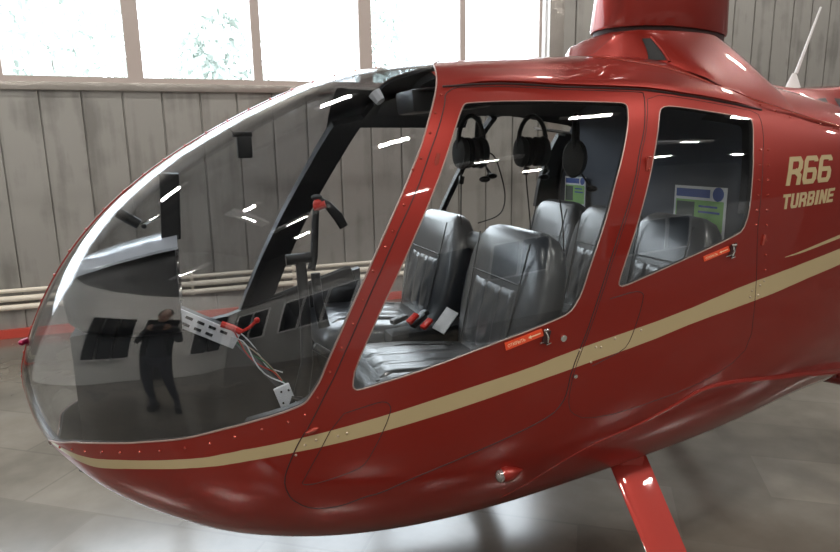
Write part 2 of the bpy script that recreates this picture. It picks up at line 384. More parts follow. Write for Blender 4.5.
# roof lip above the doors
for side in SIDES:
    rows=[]
    D=dense(TR['lip'],False,.03)
    for i,(u,ph) in enumerate(D):
        f=min(1,i/4,(len(D)-1-i)/4)
        o=.013*f
        r=[BODY.S(u,ph+.14*1,side,.0005),BODY.S(u,ph+.09,side,o*.45),BODY.S(u,ph+.045,side,o*.9),BODY.S(u,ph+.02,side,o*1.1),BODY.S(u,ph+.003,side,o*.9),BODY.S(u,ph+.003,side,-.004)]
        rows.append(r)
    MB().grid(rows).build('roof_lip',M['red'],heli)
    MB().tube(curve_on(TR['lip'],side,.001),.0045,6).build('lip_shadow_gap',M['seam'],heli)  # dark tube painted in as the shadowed gap under the lip
    MB().tube(curve_on(TR['cowl'],side,.001),.005,6).build('cowl_hinge',M['rivet'],heli)
    for k in ('pan1','pan2'):
        if side>0: continue
        par=doors[('front_door',side)] if k=='pan1' else shell
        MB().tube(curve_on(TR[k],side,.0003,k=='pan1',.02,1),.0013,5,k=='pan1').build('panel_seam',M['seam'],par)
    rv=MB()
    for k in ('riv_pillar','riv_low','riv_rear','riv_cowl'):
        for u,ph in TR[k]: rv.ball(BODY.S(u,ph,side,.0005),.0048,seg=8)
    o=rv.build('rivets',M['rivet'],shell);o['kind']='stuff'
    rv=MB()
    for u,ph in TR['riv_stripe']: rv.ball(BODY.S(u,ph,side,.0),.0042,seg=8)
    o=rv.build('stripe_screws',M['screw'],shell);o['kind']='stuff'
    n_=len(TR['chine']);cu_=chaikin(TR['chine'],False,2)
    MB().tube([BODY.S(a,b,side,-.001) for a,b in cu_],.01,8,rads=[.003+.011*min(1,max(0,(i-8)/24)) for i in range(len(cu_))]).build('belly_bead',M['red'],heli)
# centre strip down the windshield
us=np.concatenate([np.linspace(u_top+.01,0.001,70)]);C1=BODY.S(us,us*0+H);ul=np.linspace(.004,u_low,24);C2=BODY.S(ul,ul*0-H)
CC=np.vstack([C1,C2]);rows=[];rib=MB();inner=MB();irows=[]
for i,p in enumerate(CC):
    a=CC[max(i-1,0)];b=CC[min(i+1,len(CC)-1)];t=(b-a)/np.linalg.norm(b-a);n=np.array([-t[2],0,t[0]]);n=-n if i<0 else n
    # outward normal in the XZ plane
    if n[0]*(p[0]-.9)+n[2]*(p[2]-1.1)<0:n=-n
    w=.018
    q=lambda y,o:(p[0]+n[0]*o,YC+y,p[2]+n[2]*o)
    rows.append([q(-w,-.001),q(-w,.003),q(-w*.5,.0045),q(w*.5,.0045),q(w,.003),q(w,-.001)])
    irows.append([q(-.016,-.006),q(-.016,-.012),q(.016,-.012),q(.016,-.006)])
strip=rib.grid(rows,True,True).build('windshield_strip',M['red'],heli)
inner.grid(irows,True,True).build('inner_rib',M['black'],strip)
rv=MB()
for i in range(6,len(CC),3):
    p=CC[i];v=np.array([p[0]-.5,0,p[2]-1.0]);v/=np.linalg.norm(v);rv.ball(p+v*.004,.0055,seg=8)
o=rv.build('rivets',M['rivet'],strip);o['kind']='stuff'

# lettering on the side of the engine bay
GL={'R':[[(0,0),(0,1),(.8,1),(1,.85),(1,.62),(.82,.46),(0,.46)],[(.62,.46),(1,.28),(1,0)]],
    '6':[[(1,.84),(1,.90),(.88,1),(.12,1),(0,.88),(0,.12),(.12,0),(.88,0),(1,.12),(1,.38),(.88,.49),(.0,.49)]],
    'T':[[(0,1),(1,1)],[(.5,1),(.5,0)]],'U':[[(0,1),(0,.12),(.14,0),(.86,0),(1,.12),(1,1)]],
    'B':[[(.02,0),(.02,1),(.85,1),(.98,.88),(.98,.62),(.82,.52),(.02,.52)],[(.8,.52),(1,.4),(1,.12),(.86,0),(.02,0)]],
    'I':[[(.5,0),(.5,1)]],'N':[[(0,0),(0,1),(.06,1),(.94,0),(1,0),(1,1)]],'E':[[(1,1),(0,1),(0,0),(1,0)],[(0,.5),(.9,.5)]]}
def letter(ch,x0,x1,quad,st,side,name,par,off=.0015):
    quad=np.array(quad,float);cw=(x1-x0)
    def mp(x,y):
        a=x0+x*cw;p=quad[0]*(1-a)*(1-y)+quad[1]*a*(1-y)+quad[2]*a*y+quad[3]*(1-a)*y
        return p
    hx,hy=st
    verts=[];faces=[]
    mb=MB()
    for L in GL[ch]:
        L=[(hx+(1-2*hx)*x,hy+(1-2*hy)*y) for x,y in L]
        rows=[]
        for i,p in enumerate(L):
            a=L[max(i-1,0)];b=L[min(i+1,len(L)-1)]
            def nrm(p,q):
                d=((q[0]-p[0])/hx,(q[1]-p[1])/hy);l=math.hypot(*d) or 1;return (-d[1]/l,d[0]/l)
            n1=nrm(a,p) if i>0 else nrm(p,b);n2=nrm(p,b) if i<len(L)-1 else n1
            s=(n1[0]+n2[0],n1[1]+n2[1]);l=s[0]*s[0]+s[1]*s[1];k=2/l if l>.6 else 1
            s=(s[0]*k,s[1]*k)
            ext=(0,0)
            rows.append([(p[0]+s[0]*hx,p[1]+s[1]*hy),(p[0]-s[0]*hx,p[1]-s[1]*hy)])
        # extend open ends half a stroke
        for e,f in ((0,1),(-1,-2)):
            if ch in 'TBEUN' or True:
                
                if ch=='6' and e==0: continue
                dx=(L[e][0]-L[f][0])/hx;dy=(L[e][1]-L[f][1])/hy;l=math.hypot(dx,dy);kk=.98
                rows[e]=[(r[0]+dx/l*hx*kk,r[1]+dy/l*hy*kk) for r in rows[e]]
        R3=[]
        for r in rows:
            R3.append(r)
        fine=[]
        for i in range(len(R3)-1):
            for q in range(4):
                t=q/4;fine.append([tuple(np.array(R3[i][k])*(1-t)+np.array(R3[i+1][k])*t) for k in (0,1)])
        fine.append(R3[-1])
        top=[];
        for r in fine:
            (a,b)=r;A=mp(*a);B=mp(*b)
            top.append([BODY.S(A[0],A[1],side,-.001),BODY.S(A[0],A[1],side,off),BODY.S(B[0],B[1],side,off),BODY.S(B[0],B[1],side,-.001)])
        mb.grid(top,True,True)
    return mb.build(name,M['gold'],par,smooth=False)
for side in SIDES:
    for i,ch in enumerate('R66'): letter(ch,i*.345,i*.345+.31,TR['R66'],(.14,.085),side,'lettering',shell)
    xs=0;wd={'I':.07}
    for ch in 'TURBINE':
        w=wd.get(ch,.132);letter(ch,xs,xs+w,TR['TUR'],(.16 if ch!='I' else .4,.10),side,'lettering',shell,.0012);xs+=w+.0195
# placards, latches, locks
def text_on(body,quad,side,par,m,off,scale=1.0):
    cu=bpy.data.curves.new('writing','FONT');cu.body=body;cu.offset=.01
    t=bpy.data.objects.new('writing',cu);COL.objects.link(t)
    dg=bpy.context.evaluated_depsgraph_get();me=bpy.data.meshes.new_from_object(t.evaluated_get(dg))
    V=np.array([v.co[:] for v in me.vertices]);F=[tuple(p.vertices) for p in me.polygons]
    bpy.data.objects.remove(t)
    lo=V.min(0);hi=V.max(0);U=(V-lo)/(np.maximum(hi-lo,1e-6));quad=np.array(quad)
    P=[]
    for x,y,_ in U:
        p=quad[0]*(1-x)*(1-y)+quad[1]*x*(1-y)+quad[2]*x*y+quad[3]*(1-x)*y
        P.append(BODY.S(p[0],p[1],side,off))
    return mesh_obj('placard_text',P,F,m,par)
def sub(quad,x0,x1,y0,y1):
    q=np.array(quad);f=lambda x,y:q[0]*(1-x)*(1-y)+q[1]*x*(1-y)+q[2]*x*y+q[3]*(1-x)*y
    return [f(x0,y0),f(x1,y0),f(x1,y1),f(x0,y1)]
def placard(quad,side,par,full):
    rows=[]
    for i in range(9):
        r=[]
        for j,(y,o) in enumerate(((0,-.001),(0,.0022),(1,.0022),(1,-.001))):
            p=sub(quad,i/8,i/8,y,y)[0];r.append(BODY.S(p[0],p[1],side,o))
        rows.append(r)
    pl=MB().grid(rows,True,True).build('placard',M['label'],par,smooth=False)
    text_on('ОТКРЫТЬ',sub(quad,.06,.52,.28,.72),side,pl,M['labeltext'],.0028)
    # arrow
    A=[(.60,.5),(.68,.75),(.68,.58),(.94,.58),(.94,.42),(.68,.42),(.68,.25)]
    P=[]
    for x,y in A:
        p=sub(quad,x,x,y,y)[0];P.append(BODY.S(p[0],p[1],side,.0028))
    mesh_obj('placard_arrow',P,[tuple(range(7))],M['labeltext'],pl)
for side in SIDES:
    fdo=doors.get(('front_door',side));rdo=doors.get(('rear_door',side))
    if not fdo: continue
    placard(TR['plac1'],side,fdo,True);placard(TR['plac2'],side,rdo,False)
    for (a,b),d in ((TR['latch1'],fdo),(TR['latch2'],rdo)):
        if d is None: continue
        A=BODY.S(*a,side,.006);B=BODY.S(*b,side,.006);o=np.array([.018,0,.0])
        MB().box(tuple((A+B)/2+np.array([0,.004*-side,0])),(.022,.012,np.linalg.norm(A-B)*1.2),(0,.25,0),.003).build('latch_recess',M['seam'],d)
        MB().cyl(A+[-.004,0,.004],A+[.004,side*.012,.008],.006,seg=10).tube([A,(A+B)/2+[.003,side*.004,0],B],.0035).build('door_handle',M['chrome'],d)
        MB().cyl(B+[-.03,0,0],B+[-.002,0,.006],.002,seg=6).cyl(B+[-.006,0,-.008],B+[.012,0,-.003],.0022,seg=6).build('latch_slot',M['chrome'],d)
    for k,(u,ph) in enumerate(TR['lock'] if fdo else []):
        P=BODY.S(u,ph,side);N=BODY.N(u,ph,side)
        r=.011 if k==0 else .007
        MB().cyl(P-N*.002,P+N*.006,r,seg=20).cyl(P+N*.006,P+N*.0075,r*.6,seg=16).build('door_lock',M['chrome'],fdo)
    for k,(u,ph) in enumerate(TR['hinges']):
        P=BODY.S(u,ph,side);N=BODY.N(u,ph,side);d=fdo if k in(1,2) else rdo
        if d is None: continue
        hb=MB()
        if k==1: hb.ball(P+N*.004,.02,(1.1,.35,.35),(0,-.25,0))
        elif k==0:
            hb.box(P+N*.004+[0,0,0],(.022,.008,.05),(0,.12,0),.002);hb.ball(P+N*.01+[0,0,.02],.005,seg=8);hb.ball(P+N*.01+[-.002,0,-.02],.006,seg=8)
        else: hb.box(P+N*.003,(.012,.007,.04),(0,.2,0),.002)
        hb.build('door_hinge',M['rivet'],d)
# landing light / position light low on the side
for side in SIDES:
    A=BODY.S(*TR['lamp'][0],side,.012);Bq=BODY.S(*TR['lamp'][1],side,.004)
    pts=[A+(Bq-A)*t for t in np.linspace(0,1,9)];rr=[.023,.027,.027,.025,.022,.018,.0135,.008,.002]
    lp=MB().tube(pts,.02,14,rads=rr).build('position_light',M['red'],heli)
    d=(A-Bq)/np.linalg.norm(A-Bq)
    MB().ball(A+d*.004,.022,(.8,1,1)).build('lens',M['lens'],lp)
    rg=MB()
    for k in range(3): rg.cyl(A+d*(.006+.004*k),A+d*(.008+.004*k),.0224-.003*k,seg=16)
    rg.build('lens_ring',M['chrome'],lp)
# ---------------------------------------------------------------- roof cowl, mast fairing, tower
def interp(tab,x):
    X=[t[0] for t in tab];return [float(np.interp(x,X,[t[k] for t in tab])) for k in range(1,len(tab[0]))]
def smooth_tab(tab,n):
    t=np.array(tab,float);s=np.concatenate([[0],np.cumsum(np.hypot(np.diff(t[:,0]),np.diff(t[:,3])*1.0)+1e-3)])
    Mx=nspline(s,t);out=[]
    for q in np.linspace(0,s[-1],n):
        i=min(max(np.searchsorted(s,q)-1,0),len(s)-2);h=s[i+1]-s[i];A=(s[i+1]-q)/h;B=(q-s[i])/h
        out.append(A*t[i]+B*t[i+1]+((A**3-A)*Mx[i]+(B**3-B)*Mx[i+1])*h*h/6)
    return out
#        X     half base, half top, z top, z base
PY=[(1.61,.08,.02,1.958,1.93),(1.63,.17,.07,1.97,1.925),(1.655,.23,.12,2.0,1.92),(1.685,.28,.16,2.045,1.915),(1.73,.34,.20,2.062,1.905),(1.80,.42,.23,2.065,1.86),(1.9,.50,.25,2.066,1.80),(2.08,.57,.245,2.066,1.72),(2.18,.58,.215,2.062,1.705),
    (2.235,.585,.185,2.045,1.69),(2.28,.59,.17,1.995,1.68),(2.35,.59,.185,1.93,1.665),(2.44,.59,.24,1.875,1.65),(2.56,.59,.31,1.845,1.635),(2.75,.58,.37,1.85,1.61),(3.05,.55,.38,1.86,1.57),(3.25,.52,.37,1.86,1.54),(3.6,.44,.33,1.84,1.48),(4.0,.32,.22,1.76,1.40),(4.3,.20,.12,1.64,1.36)]
def half_w(X,z):
    u=BODY.uX(X);ph=np.linspace(-H,H,241);P=BODY.S(u+0*ph,ph);return float(np.interp(z,P[:,2],YC-P[:,1]))
PY=[(X,(half_w(X,zb-.004)+.001 if 1.78<X<3.3 else wb),wt,zt,zb) for X,wb,wt,zt,zb in PY]
def py_sec(r,side_pts=14):
    X,wb,wt,zt,zb=r;dz=zt-zb
    ctrl=np.array([(wb,zb),(wb*.86+wt*.14,zb+.17*dz),(wb*.60+wt*.40,zb+.42*dz),(wb*.25+wt*.75,zb+.73*dz),(wt,zb+.92*dz),(wt*.86,zt-.012*min(1,dz*6)),(wt*.5,zt),(0,zt+.003)])
    s=np.arange(len(ctrl),dtype=float);Mx=nspline(s,ctrl);out=[]
    for q in np.linspace(0,len(ctrl)-1,18):
        i=min(int(q),len(ctrl)-2);A=i+1-q;B=q-i
        out.append(A*ctrl[i]+B*ctrl[i+1]+((A**3-A)*Mx[i]+(B**3-B)*Mx[i+1])/6)
    return [(X,YC-y,z) for y,z in out]+[(X,YC+y,z) for y,z in out[::-1][1:]]
rowsP=smooth_tab(PY,74)
cowl=MB().grid([py_sec(r) for r in rowsP]).build('engine_cowl',M['red'],heli)
cowl['label']='red cowling rising into the mast fairing'
def py_at(X,t,side=-1,off=0):
    """point on the cowl side, t 0 base .. 1 top"""
    Xs=[r[0] for r in rowsP];r=[float(np.interp(X,Xs,[q[k] for q in rowsP])) for k in range(5)];r[0]=X
    L=py_sec(r)[:18];k=t*17;i=min(int(k),16);f=k-i
    p=np.array(L[i])*(1-f)+np.array(L[i+1])*f
    a=np.array(L[i+1])-np.array(L[i]);n=np.array([0,-a[2],a[1]]);n/=np.linalg.norm(n)
    if n[1]>0:n=-n
    p=p+n*off
    if side>0:p[1]=2*YC-p[1]
    return p
def cowl_patch(name,cor,m,off,par,n=8):
    for side in SIDES:
        rows=[]
        for i in range(n+1):
            r=[]
            for j in range(n+1):
                a=i/n;b=j/n;q=(np.array(cor[0])*(1-a)*(1-b)+np.array(cor[1])*a*(1-b)+np.array(cor[2])*a*b+np.array(cor[3])*(1-a)*b)
                r.append(py_at(q[0],q[1],side,off))
            rows.append(r)
        MB().grid(rows).build(name,m,par)
cowl_patch('cowl_vent',[(2.30,.09),(2.37,.12),(2.46,.34),(2.44,.34)],M['matte'],.002,cowl)
cowl_patch('cowl_window',[(2.44,.10),(2.50,.10),(2.60,.42),(2.50,.38)],M['inner'],.003,cowl)
cowl_patch('cowl_window',[(2.56,.12),(2.70,.12),(2.73,.40),(2.64,.42)],M['inner'],.003,cowl)
cowl_patch('air_inlet',[(1.72,.06),(1.76,.12),(1.765,.40),(1.74,.40)],M['matte'],.003,cowl)
for side in SIDES:   # lip round the inlet
    MB().tube([py_at(1.765,.10,side,.002),py_at(1.768,.25,side,.004),py_at(1.77,.42,side,.003)],.006).build('inlet_lip',M['red'],cowl)
# tower: streamlined plan section
def tower_sec(z,x0,x1,w,n=26):
    out=[]
    for k in range(n):
        a=2*PI*k/n;c=(1-math.cos(a))/2
        y=w*2.6*(c**.5)*(1-c)*1.0 if False else w*math.sin(a)*(1.28-.62*c)
        out.append((x0+(x1-x0)*c,YC+y,z))
    return out
tw=MB().grid([tower_sec(2.082,1.72,2.39,.16),tower_sec(2.082,1.71,2.41,.175),tower_sec(2.095,1.708,2.415,.18),tower_sec(2.3,1.735,2.41,.175),tower_sec(2.6,1.77,2.385,.17),tower_sec(2.88,1.81,2.36,.155),tower_sec(2.9,1.85,2.33,.13)],True,True).build('mast_fairing',M['red'],heli)
tw['label']='tall red streamlined mast fairing'
MB().grid([tower_sec(2.05,1.72,2.40,.165),tower_sec(2.085,1.72,2.40,.165)],True,True).build('fairing_gap',M['seam'],tw)
MB().tube([(1.76,2.30,2.205),(1.66,2.26,2.215),(1.46,2.22,2.235)],.012,10).build('pitot_tube',M['chrome'],tw)
MB().cyl((2.02,YC,2.88),(2.02,YC,3.12),.035).build('rotor_mast',M['chrome'],heli)
hub=MB().box((2.02,YC,3.13),(.42,.14,.07),bev=.015).cyl((2.02,YC,3.06),(2.02,YC,3.2),.06).build('rotor_hub',M['chrome'],heli)
for s in (-1,1):
    rows=[]
    for k in range(13):
        x=.22+4.8*k/12;c=.13 if k else .06;dr=-.02*(k/12)**2*6
        rows.append([(2.02+s*x,YC+c*math.cos(a)*s,3.13+dr+.014*math.sin(a)) for a in np.linspace(0,2*PI,13)[:-1]])
    MB().grid(rows,True,True).build('rotor_blade',M['black'],hub)
# blade antenna behind the mast
an=MB();B0=Vector((2.86,YC,1.855));T0=Vector((3.015,YC,2.25))
an.tube([B0+(T0-B0)*t for t in (.2,.4,.7,1)],.008,8,rads=[.009,.0075,.006,.005])
an=an.build('whip_antenna',M['white'],heli)
MB().grid([[(B0[0]+.02+dx*s1,YC+dy*s1,z) for dx,dy in [(.055*math.cos(a),.03*math.sin(a)) for a in np.linspace(0,2*PI,15)[:-1]]] for s1,z in ((1.1,1.848),(.8,1.87),(.36,1.92),(.2,1.935))],True,True).build('antenna_base',M['white'],an)
# tail boom, fins, tail rotor
TB=MB().grid([[(x,YC+r*math.cos(a),z+r*math.sin(a)) for a in np.linspace(0,2*PI,25)[:-1]] for x,r,z in ((3.75,.24,1.18),(4.2,.21,1.24),(5.5,.16,1.29),(6.8,.11,1.34),(7.9,.075,1.38),(7.95,.03,1.38))],True,True).build('tail_boom',M['red'],heli)
MB().prism([(7.2,1.4),(7.75,1.4),(8.0,2.1),(7.78,2.1)],1,YC-.02,YC+.02).build('upper_fin',M['red'],TB)
MB().prism([(7.3,1.33),(7.7,1.33),(7.85,.75),(7.66,.75)],1,YC-.02,YC+.02).build('lower_fin',M['red'],TB)
MB().box((7.0,YC,1.42),(.28,1.3,.025),bev=.006).build('stabilizer',M['red'],TB)
tr=MB().cyl((7.86,YC-.26,1.38),(7.86,YC-.04,1.38),.03).build('tail_rotor_hub',M['chrome'],TB)
for s in (-1,1): MB().box((7.86+s*.33,YC-.24,1.38+s*.18),(.66,.015,.09),(0,-.5,0),.005).build('tail_rotor_blade',M['white'],tr)
# landing gear
def gear(side):
    k=lambda x,y,z:(x,YC+side*(YC-y),z)
    sk=MB().tube([k(x,1.22,z) for x,z in ((-.25,GZ+.30),(-.12,GZ+.14),(.05,GZ+.055),(.3,GZ+.03),(1.5,GZ+.03),(3.3,GZ+.03),(3.42,GZ+.04))],.028,12).build('skid',M['black'],heli)
    for (a,b) in (((3.02,2.02,.46),(3.0,1.235,GZ+.06)),((1.53,1.86,.42),(1.44,1.235,GZ+.06))):
        a=Vector(a);b=Vector(b);rows=[]
        for t in np.linspace(0,1,9):
            p=a+(b-a)*t;c=.088-.018*t;w=.038-.006*t
            r=[]
            for q in range(20):
                an_=2*PI*q/20;cx=math.cos(an_);y=math.sin(an_)
                r.append(k(p[0]+c*cx*(1 if cx<0 else 1.0),p[1]+w*y*(1-.35*cx),p[2]+w*y*.5))
            rows.append(r)
        st_=MB().grid(rows,True,True).build('skid_strut',M['red'],heli)
        # flared foot of the fairing under the hull
        rows=[]
        for t,e in ((0,2.2),(.05,1.75),(.10,1.3),(.16,1.02)):
            p=a+(b-a)*t;rows.append([k(p[0]+(.088*e)*math.cos(2*PI*q/20),p[1]+.038*e*math.sin(2*PI*q/20),p[2]+.02*e*math.sin(2*PI*q/20)) for q in range(20)])
    return
for s in (1,-1):gear(s)
MB().tube([(1.53,1.82,.42),(1.54,2.1,.335),(1.54,2.4,.315),(1.54,2.7,.335),(1.53,2.98,.42)],.055,12).build('cross_tube',M['red'],heli)
MB().tube([(3.02,2.0,.46),(3.02,2.2,.43),(3.02,2.6,.43),(3.02,2.80,.46)],.05,12).build('cross_tube',M['red'],heli)
# small clamp at the nose
u,ph=TR['cap'][0];P=BODY.S(.02,1.2,-1)
MB().cyl((-.535,2.4,.985),(-.552,2.37,.985),.010,seg=12).ball((-.553,2.368,.985),.010).build('nose_probe',mat('crimson_metal',(.25,.01,.05),.3,.5),heli)

# ---------------------------------------------------------------- cabin interior
FZ=.56
def hullw(X,z,m=.03):
    """inner half width at a station and height"""
    u=BODY.uX(X);ph=np.linspace(-H,H,181);P=BODY.S(u+0*ph,ph);return float(np.interp(z,P[:,2],YC-P[:,1]))-m
fl=MB();xs=np.linspace(-.42,2.0,22)
L=[(x,YC-hullw(x,FZ)) for x in xs];R=[(x,YC+hullw(x,FZ)) for x in xs[::-1]]
fl.prism(L+R,2,FZ-.03,FZ).build('cabin_floor',M['matte'],heli)
u=BODY.uX(1.98);ph=np.linspace(-H,H,49);Pn=BODY.S(u+0*ph,ph,-1,-.02);Pf=BODY.S(u+0*ph,ph,1,-.02)
poly=[(p[1],p[2]) for p in Pn if p[2]>FZ]+[(p[1],p[2]) for p in Pf[::-1] if p[2]>FZ]
MB().prism(poly,0,1.985,2.015).build('rear_bulkhead',M['carpet'],heli)
# overhead lining, a shallow tray under the roof with a deeper front console
rows=[]
for x in np.linspace(.86,1.97,14):
    w=hullw(x,1.76,.03);z=1.80 if x>.95 else 1.80
    rows.append([(x,YC-w,1.755),(x,YC-w*.8,z),(x,YC,z+.02),(x,YC+w*.8,z),(x,YC+w,1.755)])
MB().grid(rows).build('headliner',M['inner'],heli)
oc=MB().box((1.0,YC,1.79),(.34,.20,.09),(0,-.08,0),.02).build('overhead_console',M['black'],heli)
MB().cyl((.78,2.62,1.83),(.80,2.60,1.795),.030,.022,8).build('map_light',M['plate'],oc)
# frame bows inside along the windshield, the door posts and the rear window posts
def bow(L,side,w,name='door_post',off=-.018,th=.03,du=1,par=None):
    rows=[];D=dense(L,False,.03)
    for i,(u,ph) in enumerate(D):
        a=BODY.S(u,ph,side,off);b=BODY.S(min(u+w*du,BODY.tm),ph,side,off);c=BODY.S(min(u+w*du,BODY.tm),ph,side,off-th);d=BODY.S(u,ph,side,off-th)
        rows.append([a,b,c,d])
    return MB().grid(rows,True,True).build(name,M['black'],heli if par is None else par)
for side in SIDES:
    pil=[q for q in POL['ws'] if 1.0<q[0]<1.9 and -.3<q[1]<1.12]
    bow(pil,side,.085 if side<0 else .02,'windshield_bow')
    if side>0:
        bow([q for q in pil if q[1]<.93],side,.15,'windshield_bow',off=-.022,du=-1)
        rows=[]
        for x in np.linspace(.62,1.36,12):
            r=[]
            for z in (1.70,1.75,1.80,1.85):
                r.append((x,YC+hullw(x,min(z,float(BODY.S(BODY.uX(x),H)[2])-.03),.03),min(z,float(BODY.S(BODY.uX(x),H)[2])-.03)))
            rows.append(r)
        MB().grid(rows).build('door_header',M['black'],heli)
    seam_=[q for q in TR['fd'][25:36]];bow(seam_,side,.03,'door_post',du=-1)
    bow(TR['rw'][-8:-1],side,.05,'door_post')
    if side>0: bow(TR['rd'][4:9],side,.09,'door_post',du=-1)
    bow([(BODY.uX(.98),p) for p in np.linspace(1.0,H-.01,12)],side,.12,'roof_bow',off=-.02)
    # sill trim inside the door
    rows=[]
    for x in np.linspace(.48,1.95,14):
        w=hullw(x,.80,.02);w2=hullw(x,.57,.03);rows.append([(x,YC+side*w2,.57),(x,YC+side*w,.80),(x,YC+side*(w-.05),.80),(x,YC+side*(w2-.03),.57)])
    MB().grid(rows,True,True).build('sill_trim',M['black'],heli)
# far side dashboard sill visible through the windshield
for side in (1,):
    rows=[]
    for x in np.linspace(-.30,.80,16):
        z=.865+.22*max(0,x-.12);w=hullw(x,z,.02);rows.append([(x,YC+side*w,z+.0),(x,YC+side*(w-.05),z+.0),(x,YC+side*(w-.08),.57),(x,YC+side*hullw(x,.6,.03),.57)])
    MB().grid(rows,True,True).build('side_trim',M['black'],heli)

def seat(name,ox,oy,oz,label,wsc=1.0,parent=heli,box=True):
    """seat facing -X; returns its base mesh carrying cushion and backrest"""
    b=MB();b.prism([(ox-.50,oz+.0),(ox-.02,oz+0),(ox+.02,oz-.25+.0),(ox-.47,oz-.25)],1,oy-.21*wsc,oy+.21*wsc)
    base=b.build(name,M['matte'],parent,smooth=False);base['label']=label
    def ring(cx,cz,hw,ht,ang,n=30,e=.62,puff=0):
        out=[]
        for k in range(n):
            a=2*PI*k/n;c=math.cos(a);s=math.sin(a)
            y=hw*math.copysign(abs(c)**e,c);t=ht*math.copysign(abs(s)**e,s)
            out.append((cx-t*math.cos(ang),oy+y,cz-t*math.sin(ang)))
        return out
    # cushion: loft from front to back
    rows=[]
    for x,z,hw,ht in ((-.545,.035,.13,.012),(-.54,.035,.19,.035),(-.51,.045,.225,.062),(-.44,.055,.238,.072),(-.30,.05,.242,.068),(-.12,.035,.238,.062),(-.02,.03,.22,.055),(.0,.03,.19,.04)):
        n=30;r=[]
        for k in range(n):
            a=2*PI*k/n;c=math.cos(a);s=math.sin(a)
            r.append((ox+x,oy+hw*wsc*math.copysign(abs(c)**.5,c),oz+.03+z+ht*math.copysign(abs(s)**.7,s)+.012*(abs(c)**2 if s>0 else 0)))
        rows.append(r)
    MB().grid(rows,True,True).build('seat_cushion',M['leather'],base,ang=80)
    rows=[]
    for i in range(17):
        x=-.50+.40*i/16;zz=float(np.interp(x,[-.545,-.51,-.44,-.30,-.12,0],[.08,.107,.127,.118,.097,.08]));r=[]
        for k in range(25):
            v=-1+2*k/24;e=min(1,(1-abs(v))*8,i*.6,(16-i)*.6)
            r.append((ox+x,oy+v*.135*wsc,oz+.03+zz-.006+.012*e-.004*(math.cos(v*PI*3)<-.88)))
        rows.append(r)
    MB().grid(rows).build('cushion_panel',M['leather'],base,ang=80)
    for s in (-1,1): MB().tube([(ox-.50,oy+s*.135*wsc,oz+.139),(ox-.3,oy+s*.136*wsc,oz+.149),(ox-.1,oy+s*.135*wsc,oz+.126)],.003).build('piping',M['piping'],base)
    # backrest
    lean=math.radians(13);ux,uz=math.sin(lean),math.cos(lean);Hh=.56;bx,bz=ox+.0,oz+.04
    rows=[]
    for t,hw,ht in ((0,.15,.03),(.01,.19,.05),(.06,.215,.066),(.2,.24,.075),(.4,.262,.078),(.6,.268,.075),(.78,.254,.070),(.9,.225,.062),(.965,.19,.046),(.995,.14,.022),(1,.09,.008)):
        r=[]
        for k in range(34):
            a=2*PI*k/34;c=math.cos(a);s=math.sin(a)
            y=hw*wsc*math.copysign(abs(c)**.55,c);d=ht*math.copysign(abs(s)**.75,s)
            if s>0:d+=.014*abs(c)**3
            r.append((bx+ux*Hh*t-d*uz,oy+y,bz+uz*Hh*t+d*ux))
        rows.append(r)
    MB().grid(rows,True,True).build('backrest',M['leather'],base,ang=80)
    rows=[]
    for i in range(21):
        t=.14+.50*i/20;ht=float(np.interp(t,[.06,.2,.4,.6,.78],[.066,.075,.078,.075,.07]));r=[]
        for k in range(31):
            v=-1+2*k/30;e=min(1,(1-abs(v))*7,i*.5,(20-i)*.5)
            d=ht-.008+.014*e-.005*math.exp(-((abs(v)-.33)/.06)**2)+.004*math.sin(v*9+i*.6)*e*.4
            r.append((bx+ux*Hh*t-d*uz,oy+v*(.135+.02*t)*wsc,bz+uz*Hh*t+d*ux))
        rows.append(r)
    MB().grid(rows).build('backrest_panel',M['leather'],base,ang=80)
    pp=MB()
    for s in (-1,1):
        pp.tube([(bx+ux*Hh*t-(.0765)*uz,oy+s*(.14+.03*t)*wsc,bz+uz*Hh*t+.0765*ux) for t in np.linspace(.12,.92,10)],.003)
    pp.tube([(bx+ux*Hh*.66-.079*uz,oy+y*wsc,bz+uz*Hh*.66+.079*ux) for y in np.linspace(-.158,.158,9)],.003)
    pp.build('backrest_piping',M['piping'],base)
    return base
def copy_part(o,dx,dy,dz,label,name):
    c=o.copy();COL.objects.link(c);c.name=name;c.location=Vector(o.location)+Vector((dx,dy,dz));c['label']=label
    for ch in list(o.children):
        g=ch.copy();COL.objects.link(g);g.parent=c
    return c
s1=seat('front_seat',1.035,2.03,.72,'grey leather front seat by the near door',1.14)
s2=copy_part(s1,0,.72,.0,'grey leather front seat on the far side','front_seat')
s3=seat('rear_seat',1.74,2.0,.735,'grey leather rear seat by the near door',.88)
s4=copy_part(s3,0,.42,0,'middle grey leather rear seat','rear_seat')
s5=copy_part(s3,0,.84,0,'grey leather rear seat on the far side','rear_seat')
# roll between the front seats, seat belts with red buckles
MB().tube([(1.17,y,1.20) for y in (2.2,2.3,2.4,2.5,2.58)],.042,14,rads=[.034,.042,.042,.042,.034]).build('seat_roll',M['piping'],heli)
cb=MB().box((.95,2.40,.80),(.42,.12,.14),(0,-.05,0),.02).build('centre_box',M['matte'],heli)
for (x,y,z,ry) in ((.86,2.36,.905,.5),(.90,2.44,.90,.4),(.80,2.43,.90,.2)):
    bk=MB().box((x,y,z),(.075,.035,.02),(0,-ry,.3),.005).build('belt_buckle',M['black'],cb)
for (x,y,z) in ((.835,2.355,.918),(.875,2.30,.905)):
    MB().box((x,y,z),(.055,.026,.016),(.2,-.5,.4),.004).build('buckle_button',M['redplastic'],cb)
MB().box((.97,2.33,.90),(.11,.06,.008),(.5,-.75,.3),.003).build('belt_card',M['plate'],cb)
